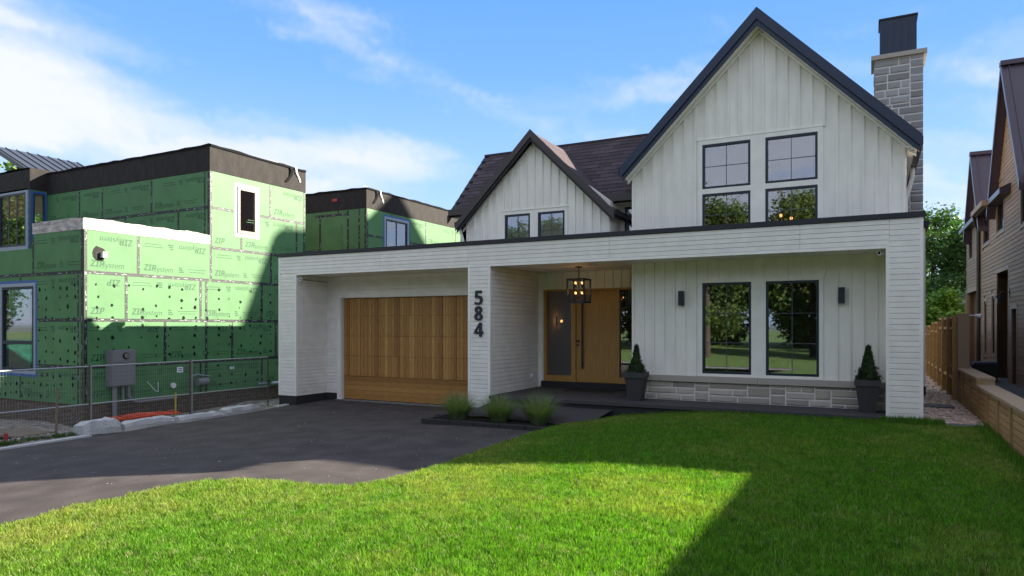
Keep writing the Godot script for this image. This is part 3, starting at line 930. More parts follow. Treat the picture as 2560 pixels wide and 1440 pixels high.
	prism(st, [Vector2(15.47, 4.67), Vector2(17.5, 6.70), Vector2(17.5, 6.51), Vector2(15.47, 4.47)], -10.06, -10.02, Transform3D(Basis(Vector3(0, 0, -1), Vector3.UP, Vector3(1, 0, 0)), Vector3.ZERO))
	put(A, "fascia_board", done(st), M.brown_metal)
	# --- chimney
	var C := hub(H, "chimney", O)
	box(C, "mortar_bed", M.mortar, Vector3(0.09, 4.2, -20.98), Vector3(1.15, 8.56, -20.02))
	ashlar(C, 0.07, 1.17, 4.25, 8.55, Transform3D(Basis(), Vector3(0, 0, -20.03)), M.chimney_stones, 31, 44, 0.22, 0.62, 0.03, 0.03, 2)
	ashlar(C, 20.02, 21.0, 5.0, 8.55, face_nx(0.10) * Transform3D(Basis(), Vector3(-41.02, 0, 0)), M.chimney_stones, 33, 36, 0.3, 0.6, 0.026, 0.035, 2)
	box(C, "cap_stone", M.cap_stone, Vector3(0.0, 8.56, -21.06), Vector3(1.24, 8.67, -19.93))
	box(C, "metal_shroud", M.navy_metal, Vector3(0.2, 8.67, -20.9), Vector3(1.02, 9.6, -20.1))
	for x in [0.2, 0.33, 0.5, 0.68, 0.85, 0.985]:
		box(C, "shroud_rib", M.navy_metal, Vector3(x, 8.68, -20.105), Vector3(x + 0.035, 9.55, -20.085))
	box(C, "shroud_top", M.dark_flashing, Vector3(0.17, 9.6, -20.93), Vector3(1.05, 9.64, -20.07))
	box(C, "side_wing", M.white_board, Vector3(0.6, -0.1, -21.0), Vector3(1.2, 4.18, -19.95))
	box(C, "wing_cap", M.dark_flashing, Vector3(0.6, 4.18, -21.04), Vector3(1.27, 4.35, -19.9))
	box(C, "wing_plinth", M.black_base, Vector3(0.6, -0.15, -21.0), Vector3(1.21, 0.22, -19.94))
	# --- porch floor, landing and bed edging belong to the setting
	var F1 := thing("porch_floor", "dark stone porch slab in front of the stone base and windows", "porch", Vector3(-3.8, -0.2, -15.0))
	var Fo := Transform3D(Basis(), -F1.position)
	var fx := hub(F1, "paving", Fo)
	for i in 7:
		var a := -7.93 + i * 1.17
		box(fx, "paving_slab", M.paver, Vector3(a, 0.03, -15.3), Vector3(a + 1.165, 0.1 - 0.001 * (i % 2), -13.98))
		if i < 3:
			box(fx, "paving_slab", M.paver, Vector3(a, 0.03, ZE), Vector3(a + 1.165, 0.099 + 0.001 * (i % 2), -15.305))
	box(F1, "riser", M.black_base, Vector3(-7.9, -0.3, -16.7), Vector3(0.235, 0.032, -14.03)).position -= F1.position

func pane_light(parent: Node3D, at: Vector3, energy: float) -> void:
	var l := OmniLight3D.new()
	l.name = "lamp_light"
	l.light_color = Color(1.0, 0.74, 0.45)
	l.light_energy = energy
	l.light_size = 0.02
	l.omni_range = 12.0
	l.omni_attenuation = 2.0
	l.shadow_enabled = true
	parent.add_child(l, true)
	l.position = at

# ---------------------------------------------------------------- the house under construction
var zip_text: TextMesh
var system_text: TextMesh
var small_print: ArrayMesh
var code_print: ArrayMesh

func print_meshes() -> void:
	for w in [["ZIP", 700, 0.17], ["system", 400, 0.14]]:
		var f := SystemFont.new()
		f.font_names = PackedStringArray(["Droid Sans"])
		f.font_weight = w[1]
		var t := TextMesh.new()
		t.text = w[0]
		t.font = f
		t.font_size = 48
		t.pixel_size = w[2] / 48.0 / 0.714
		t.depth = 0.003
		t.curve_step = 2.0
		if w[0] == "ZIP":
			zip_text = t
		else:
			system_text = t
	var st := new_st()
	for r in [[0.0, 0.62, 0.045], [0.05, 0.5, -0.03]]:
		var x: float = r[0]
		while x < r[1]:
			var l := rng.randf_range(0.03, 0.09)
			sbox(st, Vector3(x, r[2], 0), Vector3(x + l, r[2] + 0.02, 0.003))
			x += l + 0.014
	small_print = done(st)
	st = new_st()
	for r in 3:
		sbox(st, Vector3(0, r * 0.06, 0), Vector3(0.16 - 0.03 * r, r * 0.06 + 0.035, 0.003))
	code_print = done(st)

func brand_print(panel: Node3D, at: Vector3, flip: bool, along: float) -> void:
	# slanted lettering: large first word, smaller second; upside down at the upper edge of a panel
	var lean := Basis(Vector3(1, 0, 0), Vector3(0.2, 1, 0), Vector3(0, 0, 1))
	var turn := Basis(Vector3(0, 0, 1), PI) if flip else Basis()
	var p := hub(panel, "print", Transform3D(turn, at))
	put(p, "lettering", zip_text, M.print_ink, Transform3D(lean, Vector3(0.19, 0, 0)))
	if along > 1.25:
		put(p, "lettering", system_text, M.print_ink, Transform3D(lean, Vector3(0.61, -0.03, 0)))
	if along > 1.7:
		put(p, "small_print", code_print, M.print_ink, Transform3D(Basis(), Vector3(1.10, -0.08, -0.0015)))
	if along > 2.1:
		put(p, "small_print", small_print, M.print_ink, Transform3D(Basis(), Vector3(1.42, -0.02, -0.0015)))

var blobs := []
func blob_meshes() -> void:
	for k in 9:
		var st := new_st()
		var pts := []
		var n := 11
		var long := rng.randf_range(0.9, 1.9)
		for i in n:
			var a := TAU * i / n
			var r := rng.randf_range(0.7, 1.0) * 0.036
			pts.append(Vector2(cos(a) * r, sin(a) * r * long))
		prism(st, pts, 0.0, 0.004)
		blobs.append(done(st))

# panels of one wall: rows of [y0, y1, [seams...]]; windows are holes; the wall plane is local z = 0
func sheath(parent: Node3D, x0: float, x1: float, rows: Array, xf: Transform3D, holes: Array, prints := true) -> void:
	for r: Array in rows:
		var cuts: Array = [x0] + r[2] + [x1]
		for i in cuts.size() - 1:
			var a: float = cuts[i] + 0.004
			var b: float = cuts[i + 1] - 0.004
			if b - a < 0.05:
				continue
			var st := new_st()
			plate(st, a, b, r[0] + 0.003, r[1] - 0.003, 0.0, 0.012, holes)
			var p := put(parent, "sheathing_panel", done(st), M.sheathing[rng.randi() % 3], xf)
			if prints and b - a > 0.75 and r[1] - r[0] > 0.8:
				var clear_low := true
				var clear_high := true
				for h: Array in holes:
					if h[0] < a + 1.3 and h[1] > a + 0.1 and h[2] < r[0] + 0.4 and h[3] > r[0]: clear_low = false
					if h[1] > b - 1.3 and h[0] < b - 0.1 and h[3] > r[1] - 0.4 and h[2] < r[1]: clear_high = false
				if clear_low:
					brand_print(p, Vector3(a + 0.16, r[0] + 0.24, 0.0135), false, b - a)
				if clear_high:
					brand_print(p, Vector3(b - 0.16, r[1] - 0.24, 0.0135), true, b - a)

# tape over the joints: [x0, x1, y0, y1] strips
func tapes(parent: Node3D, list: Array, xf: Transform3D) -> void:
	for s: Array in list:
		var o := box(parent, "seam_tape", M.tape, Vector3(s[0], s[2], 0.0125), Vector3(s[1], s[3], 0.0155))
		o.transform = xf * o.transform
		# pressed creases, coloured pale in place of the light they catch
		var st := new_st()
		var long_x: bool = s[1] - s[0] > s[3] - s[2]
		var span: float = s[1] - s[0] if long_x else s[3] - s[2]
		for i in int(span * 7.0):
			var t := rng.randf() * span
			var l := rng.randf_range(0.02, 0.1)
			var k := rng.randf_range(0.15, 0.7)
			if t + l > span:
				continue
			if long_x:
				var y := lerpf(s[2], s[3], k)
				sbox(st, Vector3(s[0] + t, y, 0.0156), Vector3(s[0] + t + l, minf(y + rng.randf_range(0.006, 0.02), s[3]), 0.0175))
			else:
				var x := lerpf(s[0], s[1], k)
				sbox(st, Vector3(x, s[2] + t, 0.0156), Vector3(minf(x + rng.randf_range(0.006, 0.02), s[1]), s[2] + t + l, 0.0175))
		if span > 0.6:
			var c := put(parent, "tape_crease", done(st), M.tape_painted_glint, xf)
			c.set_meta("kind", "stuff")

func row_tapes(parent: Node3D, x0: float, x1: float, rows: Array, xf: Transform3D, holes: Array) -> void:
	var list := []
	for i in rows.size():
		var r: Array = rows[i]
		if i > 0:
			var segs := [[x0, x1]]
			for h: Array in holes:
				if h[2] < r[0] and h[3] > r[0]:
					var next := []
					for s: Array in segs:
						if h[0] > s[0]: next.append([s[0], minf(h[0], s[1])])
						if h[1] < s[1]: next.append([maxf(h[1], s[0]), s[1]])
					segs = next
			for s: Array in segs:
				list.append([s[0], s[1], r[0] - 0.045, r[0] + 0.045])
		for x: float in r[2]:
			var y0: float = r[0] + 0.046
			var y1: float = r[1] - 0.046
			for h: Array in holes:
				if h[0] < x and h[1] > x and h[3] > y0 and h[2] < y1:
					if h[2] > y0: y1 = h[2]
					else: y0 = h[3]
			if y1 - y0 > 0.05:
				list.append([x - 0.04, x + 0.04, y0, y1])
	tapes(parent, list, xf)

func patches(parent: Node3D, x0: float, x1: float, y0: float, y1: float, xf: Transform3D, holes: Array, pitch := 0.4) -> void:
	var x := x0
	while x < x1:
		var y := y0
		while y < y1:
			var px := x + rng.randf_range(-0.04, 0.04)
			var py := y + rng.randf_range(-0.06, 0.06)
			var ok := rng.randf() < 0.82
			for h: Array in holes:
				if h[0] - 0.15 < px and h[1] + 0.15 > px and h[2] - 0.15 < py and h[3] + 0.15 > py:
					ok = false
			if ok:
				var s := rng.randf_range(0.55, 1.5)
				put(parent, "sealant_patch", blobs[rng.randi() % blobs.size()], M.sealant, xf * Transform3D(Basis().rotated(Vector3(0, 0, 1), rng.randf_range(-0.5, 0.5)).scaled(Vector3(s, s, 1)), Vector3(px, py, 0.0128)))
			y += 0.28
		x += pitch

# frame of tape round a window opening
func flange(parent: Node3D, o: Array, xf: Transform3D, m: Material, wide := 0.12, called := "window_flange", lift := 0.016) -> void:
	var st := new_st()
	plate(st, o[0] - wide, o[1] + wide, o[2] - wide, o[3] + wide, lift - 0.003, lift, [[o[0], o[1], o[2], o[3]]])
	put(parent, called, done(st), m, xf)

func ragged_edge(parent: Node3D, a: Vector3, b: Vector3, m: Material, called: String, high := 0.05, deep := 0.06) -> void:
	var st := new_st()
	var n := maxi(4, int(a.distance_to(b) / 0.35))
	var d := (b - a).normalized()
	var side := d.cross(Vector3.UP) * deep
	var last := 0.02
	for i in n:
		var next := rng.randf_range(0.0, high)
		var p := a.lerp(b, float(i) / n)
		var q := a.lerp(b, float(i + 1) / n)
		var c := [p - side, q - side, q + side, p + side]
		var top := [c[0] + Vector3(0, last, 0), c[1] + Vector3(0, next, 0), c[2] + Vector3(0, next, 0), c[3] + Vector3(0, last, 0)]
		var low := []
		for v: Vector3 in c:
			low.append(v + Vector3(0, -0.05, 0))
		quad(st, top[0], top[1], top[2], top[3], Vector3.UP)
		quad(st, low[0], low[1], top[1], top[0], -side)
		quad(st, low[3], low[2], top[2], top[3], side)
		last = next
	put(parent, called, done(st), m)

func dangling(parent: Node3D, pts: Array, wide: float, m: Material, called: String) -> void:
	var st := new_st()
	for i in pts.size() - 1:
		var a: Vector3 = pts[i]
		var b: Vector3 = pts[i + 1]
		var s := Vector3(0, 0, wide)
		var t := Vector3(0.006, 0, 0)
		quad(st, a - s, b - s, b + s, a + s, Vector3(1, 0, 0))
		quad(st, a - s - t, b - s - t, b + s - t, a + s - t, Vector3(-1, 0, 0))
	put(parent, called, done(st), m)

func make_green_house() -> void:
	print_meshes()
	blob_meshes()
	var X := -18.0
	var G := thing("sheathed_house", "flat roofed house under construction clad in green sheathing panels and dark tape", "house", Vector3(-22, -0.9, -16))
	var O := Transform3D(Basis(), -G.position)
	var z0 := -10.56
	var z1 := -14.385
	var z2 := -18.39
	var z3 := -21.76
	var z4 := -29.5
	var back := 0.006
	# --- openings, in local coordinates of each wall
	var w_side := [15.40, 16.19, 4.70, 6.20]
	var w_front := [-21.85, -20.25, 0.50, 2.82]
	var w_left := [-28.75, -26.98, 4.62, 6.55]
	var w_back := [23.0, 24.5, 4.6, 6.2]
	var w_small := [13.9, 14.27, 4.75, 6.5]
	# structural walls a little behind the panels, black where joints gape
	var L := hub(G, "structure_wall", O)
	var st := new_st()
	var fx := face_x(X - back)
	plate(st, -z0, -z1, -0.33, 4.30, -0.16, 0.0, [], fx)
	plate(st, -z1, -z2, -0.33, 7.15, -0.16, 0.0, [w_side], fx)
	plate(st, -z3, -z4, -0.33, 7.15, -0.16, 0.0, [w_back], fx)
	plate(st, -26.0, X - 0.17, -0.33, 4.30, -0.16, -back, [w_front, [-27.0, -20.3, 3.82, 5.0]], Transform3D(Basis(), Vector3(0, 0, z0)))
	plate(st, -26.9, X - 0.17, 3.0, 7.15, -0.16, -back, [], Transform3D(Basis(), Vector3(0, 0, z1)))
	plate(st, -40.0, -26.72, -0.33, 7.3, -0.16, -back, [w_left], Transform3D(Basis(), Vector3(0, 0, -13.8)))
	plate(st, 13.96, -z1, 3.0, 7.3, -0.16, -back, [w_small], face_x(-26.72))
	plate(st, -24.0, X - 0.17, -0.33, 7.15, -0.16, -back, [], Transform3D(Basis(), Vector3(0, 0, z3)))
	plate(st, -z2, -z3, -0.33, 7.15, -0.1, 0.0, [], face_x(-23.0))
	sbox(st, Vector3(-24.0, -0.33, z2 - 0.1), Vector3(X - 0.17, 7.15, z2))
	sbox(st, Vector3(-24.0, -0.33, z4 - 0.1), Vector3(X - 0.17, 7.15, z4))
	sbox(st, Vector3(-24.1, -0.33, z4), Vector3(-24.0, 7.15, z3 - 0.17))
	put(L, "framing", done(st), M.plywood)
	st = new_st()
	sbox(st, Vector3(-20.35, 4.1, z1), Vector3(X - 0.1, 4.25, z0 - 0.1))
	sbox(st, Vector3(-26.0, 3.70, z1), Vector3(-20.35, 3.80, z0 - 0.1))
	sbox(st, Vector3(-40.0, 7.0, z2), Vector3(X - 0.1, 7.1, z1 - 0.1))
	sbox(st, Vector3(-24.0, 7.0, z4), Vector3(X - 0.1, 7.1, z3 - 0.1))
	sbox(st, Vector3(-40.0, -0.35, z2), Vector3(X - 0.2, -0.2, z0 - 0.2))
	sbox(st, Vector3(-40.0, 3.4, z2), Vector3(X - 0.2, 3.6, z1 - 0.2))
	put(L, "deck", done(st), M.plywood)
	st = new_st()
	sbox(st, Vector3(-26.0, -0.95, -17.9), Vector3(X - 0.03, -0.33, z0 - 0.03))
	sbox(st, Vector3(-40.0, -0.95, z4), Vector3(X - 0.031, -0.33, -17.9))
	sbox(st, Vector3(-26.0, -0.95, z0 - 0.05), Vector3(X + 0.02, -0.70, z0 + 0.03))
	put(L, "foundation", done(st), M.brown_concrete)
	# --- side wall toward the white house
	var S := hub(G, "side_wall", O)
	var sx := face_x(X)
	var rows_low := [[-0.315, 0.655, [11.35, 14.04, 16.40]], [0.655, 1.885, [12.86, 15.2, 17.0]], [1.885, 3.13, [11.70, 14.04, 16.40]], [3.13, 4.24, [12.05]]]
	var low3 := rows_low.slice(0, 3)
	sheath(S, -z0 + 0.01, -z2, low3, sx, [])
	sheath(S, -z0 + 0.01, -z1, [rows_low[3]], sx, [])
	var rows_up := [[3.13, 4.14, [16.79]], [4.14, 5.38, [15.56, 17.96]], [5.38, 6.50, [16.76]]]
	sheath(S, -z1, -z2, rows_up, sx, [w_side])
	row_tapes(S, -z0 + 0.1, -z2, low3, sx, [])
	row_tapes(S, -z0 + 0.1, -z1 - 0.05, [[0.0, 3.13, []], [3.13, 4.24, [12.05]]], sx, [])
	row_tapes(S, -z1 + 0.05, -z2 - 0.04, [[0.0, 3.13, []]] + rows_up, sx, [[w_side[0] - 0.15, w_side[1] + 0.15, w_side[2] - 0.15, w_side[3] + 0.15]])
	tapes(S, [[10.57, 10.65, -0.3, 4.24], [14.37, 14.45, 3.18, 6.5], [18.28, 18.36, -0.3, 6.5]], sx)
	tapes(S, [[14.2, 14.28, -0.3, 3.08]], sx)
	patches(S, 10.9, 18.2, 0.85, 3.0, sx, [], 0.42)
	patches(S, 12.2, 18.2, -0.1, 0.5, sx, [[12.3, 13.2, -1.0, 2.0]], 0.5)
	var rows_b := [[-0.3, 1.9, []], [1.9, 3.13, []], [3.13, 4.14, []], [4.14, 5.38, [26.3]], [5.38, 6.47, [23.4, 25.9]]]
	sheath(S, -z3, -z4, rows_b.slice(3), sx, [w_back])
	row_tapes(S, -z3 + 0.05, -z4, [[0, 4.14, []]] + rows_b.slice(3), sx, [[w_back[0] - 0.15, w_back[1] + 0.15, w_back[2] - 0.15, w_back[3] + 0.15]])
	tapes(S, [[21.78, 21.86, 4.0, 6.47], [26.0, 26.08, 4.2, 5.3], [28.4, 28.48, 4.2, 6.47]], sx)
	# --- street fronts
	var F := hub(G, "street_wall", O)
	var low_xf := Transform3D(Basis(), Vector3(0, 0, z0))
	var rows_f := [[-0.315, 0.655, [-20.9]], [0.655, 1.885, [-24.0]], [1.885, 3.13, [-20.9]], [3.13, 4.24, [-20.28]]]
	sheath(F, -26.0, X - 0.012, rows_f.slice(0, 3), low_xf, [w_front])
	sheath(F, -26.0, -20.28, [[3.13, 3.85, [-22.6]]], low_xf, [])
	sheath(F, -20.28, X - 0.012, [[3.13, 4.24, []]], low_xf, [])
	row_tapes(F, -26.0, X - 0.1, rows_f.slice(0, 3) + [[3.13, 4.2, [-20.28]]], low_xf, [[w_front[0] - 0.15, w_front[1] + 0.15, w_front[2] - 0.15, w_front[3] + 0.15]])
	tapes(F, [[X - 0.09, X - 0.015, -0.3, 4.22], [X - 0.24, X - 0.17, -0.3, 3.05]], low_xf)
	patches(F, -20.0, X - 0.25, 0.8, 3.0, low_xf, [], 0.33)
	patches(F, -22.0, X - 0.3, -0.15, 0.45, low_xf, [], 0.3)
	var up_xf := Transform3D(Basis(), Vector3(0, 0, z1))
	var rows_uf := [[3.6, 4.14, []], [4.14, 5.38, [-22.14, -19.46]], [5.38, 6.5, [-24.73, -23.41, -20.78]]]
	sheath(F, -26.7, X - 0.012, rows_uf, up_xf, [])
	row_tapes(F, -26.7, X - 0.1, rows_uf, up_xf, [])
	tapes(F, [[X - 0.09, X - 0.015, 3.5, 6.48], [X - 0.26, X - 0.19, 4.2, 6.48]], up_xf)
	var lb_xf := Transform3D(Basis(), Vector3(0, 0, -13.8))
	sheath(F, -40.0, -26.73, [[2.0, 4.14, []], [4.14, 6.62, [-31.0]]], lb_xf, [w_left], false)
	sheath(F, 13.81, -z1 - 0.002, [[3.5, 6.62, []]], face_x(-26.72), [w_small], false)
	tapes(F, [[-26.85, -26.74, 3.9, 6.6], [-29.2, -26.86, 6.56, 6.62]], lb_xf)
	var b_xf := Transform3D(Basis(), Vector3(0, 0, z3))
	sheath(F, -23.0, X - 0.012, [[3.4, 4.9, []], [4.9, 6.47, []]], b_xf, [[-20.45, -18.95, 3.0, 6.30]], false)
	st = new_st()
	plate(st, -20.43, -18.97, 3.4, 6.28, 0.0, 0.012, [])
	var dp := put(F, "sheathing_panel", done(st), M.sheathing_2, b_xf)
	for k in 3:
		put(dp, "print", small_print, M.print_ink, Transform3D(Basis(Vector3(0, 0, 1), PI / 2), Vector3(-19.25 - 0.0 * k, 3.9 + 0.7 * k, 0.0125)))
	tapes(F, [[-20.5, -20.4, 3.5, 6.35], [-19.0, -18.9, 3.5, 6.44], [-20.7, -19.01, 6.25, 6.35], [-23.0, -20.51, 4.82, 4.90], [X - 0.09, X - 0.015, 3.5, 6.45], [X - 0.40, X - 0.32, 3.5, 6.45], [-19.5, -19.42, 6.36, 6.46]], b_xf)
	# --- parapets
	var Pp := hub(G, "parapet", O)
	st = new_st()
	sbox(st, Vector3(-26.75, 6.5, z1 - 0.25), Vector3(X + 0.02, 7.29, z1 + 0.02))
	sbox(st, Vector3(X - 0.25, 6.5, z2), Vector3(X + 0.021, 7.28, z1 - 0.25))
	put(Pp, "membrane_band", done(st), M.membrane)
	st = new_st()
	sbox(st, Vector3(-24.0, 6.47, z3 - 0.25), Vector3(X + 0.02, 7.28, z3 + 0.02))
	sbox(st, Vector3(X - 0.25, 6.47, z4), Vector3(X + 0.021, 7.27, z3 - 0.25))
	put(Pp, "membrane_band", done(st), M.membrane)
	st = new_st()
	sbox(st, Vector3(-40.0, 6.62, -14.0), Vector3(-26.70, 7.40, -13.78))
	sbox(st, Vector3(-27.0, 6.62, -16.5), Vector3(-26.699, 7.41, -14.0))
	put(Pp, "membrane_band", done(st), M.membrane)
	st = new_st()
	sbox(st, Vector3(-20.30, 4.23, z0 - 0.2), Vector3(X + 0.022, 4.51, z0 + 0.022))
	sbox(st, Vector3(X - 0.2, 4.23, z1 + 0.01), Vector3(X + 0.024, 4.512, z0 - 0.2))
	put(Pp, "white_wrap_band", done(st), M.white_wrap)
	ragged_edge(Pp, Vector3(-20.3, 4.51, z0 - 0.09), Vector3(X - 0.02, 4.51, z0 - 0.09), M.white_wrap, "wrap_fold", 0.04, 0.12)
	ragged_edge(Pp, Vector3(X - 0.1, 4.51, z0), Vector3(X - 0.1, 4.51, z1 + 0.05), M.white_wrap, "wrap_fold", 0.05, 0.12)
	ragged_edge(Pp, Vector3(-26.7, 7.29, z1 - 0.1), Vector3(X, 7.30, z1 - 0.1), M.membrane_edge, "membrane_fold", 0.04, 0.15)
	ragged_edge(Pp, Vector3(X - 0.1, 7.30, z1), Vector3(X - 0.1, 7.27, z2), M.membrane_edge, "membrane_fold", 0.045, 0.15)
	ragged_edge(Pp, Vector3(-24.0, 7.28, z3 - 0.1), Vector3(X, 7.28, z3 - 0.1), M.membrane_edge, "membrane_fold", 0.05, 0.15)
	ragged_edge(Pp, Vector3(X - 0.1, 7.28, z3), Vector3(X - 0.1, 7.26, z4), M.membrane_edge, "membrane_fold", 0.04, 0.15)
	ragged_edge(Pp, Vector3(-40.0, 7.40, -13.9), Vector3(-26.7, 7.40, -13.9), M.membrane_edge, "membrane_fold", 0.05, 0.12)
	for zz in [-17.7, -22.4]:
		dangling(Pp, [Vector3(X + 0.05, 7.3, zz + 0.08), Vector3(X + 0.09, 7.15, zz), Vector3(X + 0.05, 6.95, zz + 0.05), Vector3(X + 0.06, 6.72, zz + 0.24)], 0.06, M.membrane_edge, "membrane_strap")
		dangling(Pp, [Vector3(X + 0.05, 7.3, zz - 0.2), Vector3(X + 0.08, 7.1, zz - 0.22), Vector3(X + 0.05, 6.95, zz - 0.36), Vector3(X + 0.05, 6.82, zz - 0.40)], 0.03, M.white_plastic, "membrane_strap")
		dangling(Pp, [Vector3(X + 0.045, 7.33, zz + 0.9), Vector3(X + 0.045, 7.27, zz + 0.2)], 0.02, M.white_plastic, "membrane_strap")
	box(Pp, "tag", M.red_paint, Vector3(-19.75, 6.85, z3 + 0.02), Vector3(-19.5, 6.97, z3 + 0.05))
	# --- windows
	flange(G, w_side, O * sx, M.white_plastic, 0.10)
	window(G, w_side[0], w_side[1], w_side[2], w_side[3], O * sx * Transform3D(Basis(), Vector3(0, 0, 0.03)), M.window_grey, 0.1)
	flange(G, w_front, O * low_xf, M.blue_tape, 0.16)
	flange(G, w_front, O * low_xf, M.pale_tape, 0.09, "window_flange", 0.02)
	var wf := window(G, w_front[0], w_front[1], w_front[2], w_front[3], O * low_xf * Transform3D(Basis(), Vector3(0, 0, 0.01)), M.black_metal, 0.07)
	box(wf, "transom", M.black_metal, Vector3(w_front[0] + 0.06, 1.22, -0.05), Vector3(w_front[1] - 0.06, 1.32, 0.01))
	flange(G, w_left, O * lb_xf, M.blue_tape, 0.22)
	flange(G, w_left, O * lb_xf, M.pale_tape, 0.13, "window_flange", 0.02)
	window(G, w_left[0], w_left[1], w_left[2], w_left[3], O * lb_xf * Transform3D(Basis(), Vector3(0, 0, 0.01)), M.black_metal, 0.07, 3, 1, 0.07)
	flange(G, w_small, O * face_x(-26.72), M.blue_tape, 0.08)
	window(G, w_small[0], w_small[1], w_small[2], w_small[3], O * face_x(-26.72) * Transform3D(Basis(), Vector3(0, 0, 0.01)), M.black_metal, 0.04)
	flange(G, w_back, O * sx, M.blue_tape, 0.17)
	flange(G, w_back, O * sx, M.pale_tape, 0.1, "window_flange", 0.02)
	window(G, w_back[0], w_back[1], w_back[2], w_back[3], O * sx * Transform3D(Basis(), Vector3(0, 0, 0.01)), M.black_metal, 0.06, 2, 1, 0.06)
	# --- torn patch with a vent in it, the hole only coloured dark
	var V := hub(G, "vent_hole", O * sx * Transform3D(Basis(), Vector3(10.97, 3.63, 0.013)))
	st = new_st()
	var pts := []
	for i in 12:
		var a := TAU * i / 12
		pts.append(Vector2(cos(a) * rng.randf_range(0.14, 0.22), sin(a) * rng.randf_range(0.16, 0.25)))
	prism(st, pts, 0.0, 0.006)
	put(V, "torn_patch", done(st), M.membrane)
	box(V, "painted_opening", M.rubber, Vector3(-0.12, -0.14, 0.006), Vector3(0.10, 0.06, 0.012))  # black plate standing in for the dark inside the hole
	box(V, "vent_pipe", M.white_plastic, Vector3(0.02, -0.1, 0.0), Vector3(0.14, 0.05, 0.12))
	# --- taller metal roof behind the left block
	var R := hub(G, "metal_roof", O)
	st = new_st()
	prism(st, [Vector2(-30.0, 8.68), Vector2(-27.4, 7.45), Vector2(-27.4, 7.3), Vector2(-30.0, 8.5)], -17.4, -11.5 - 2.6)
	put(R, "roof_slope", done(st), M.charcoal_roof)
	for i in 9:
		var z := -14.2 - i * 0.39
		st = new_st()
		prism(st, [Vector2(-30.0, 8.72), Vector2(-27.4, 7.49), Vector2(-27.4, 7.44), Vector2(-30.0, 8.67)], z - 0.02, z)
		put(R, "standing_seam", done(st), M.charcoal_roof)
	box(R, "eave_trim", M.white_trim, Vector3(-27.45, 7.2, -17.4), Vector3(-27.3, 7.42, -14.1))

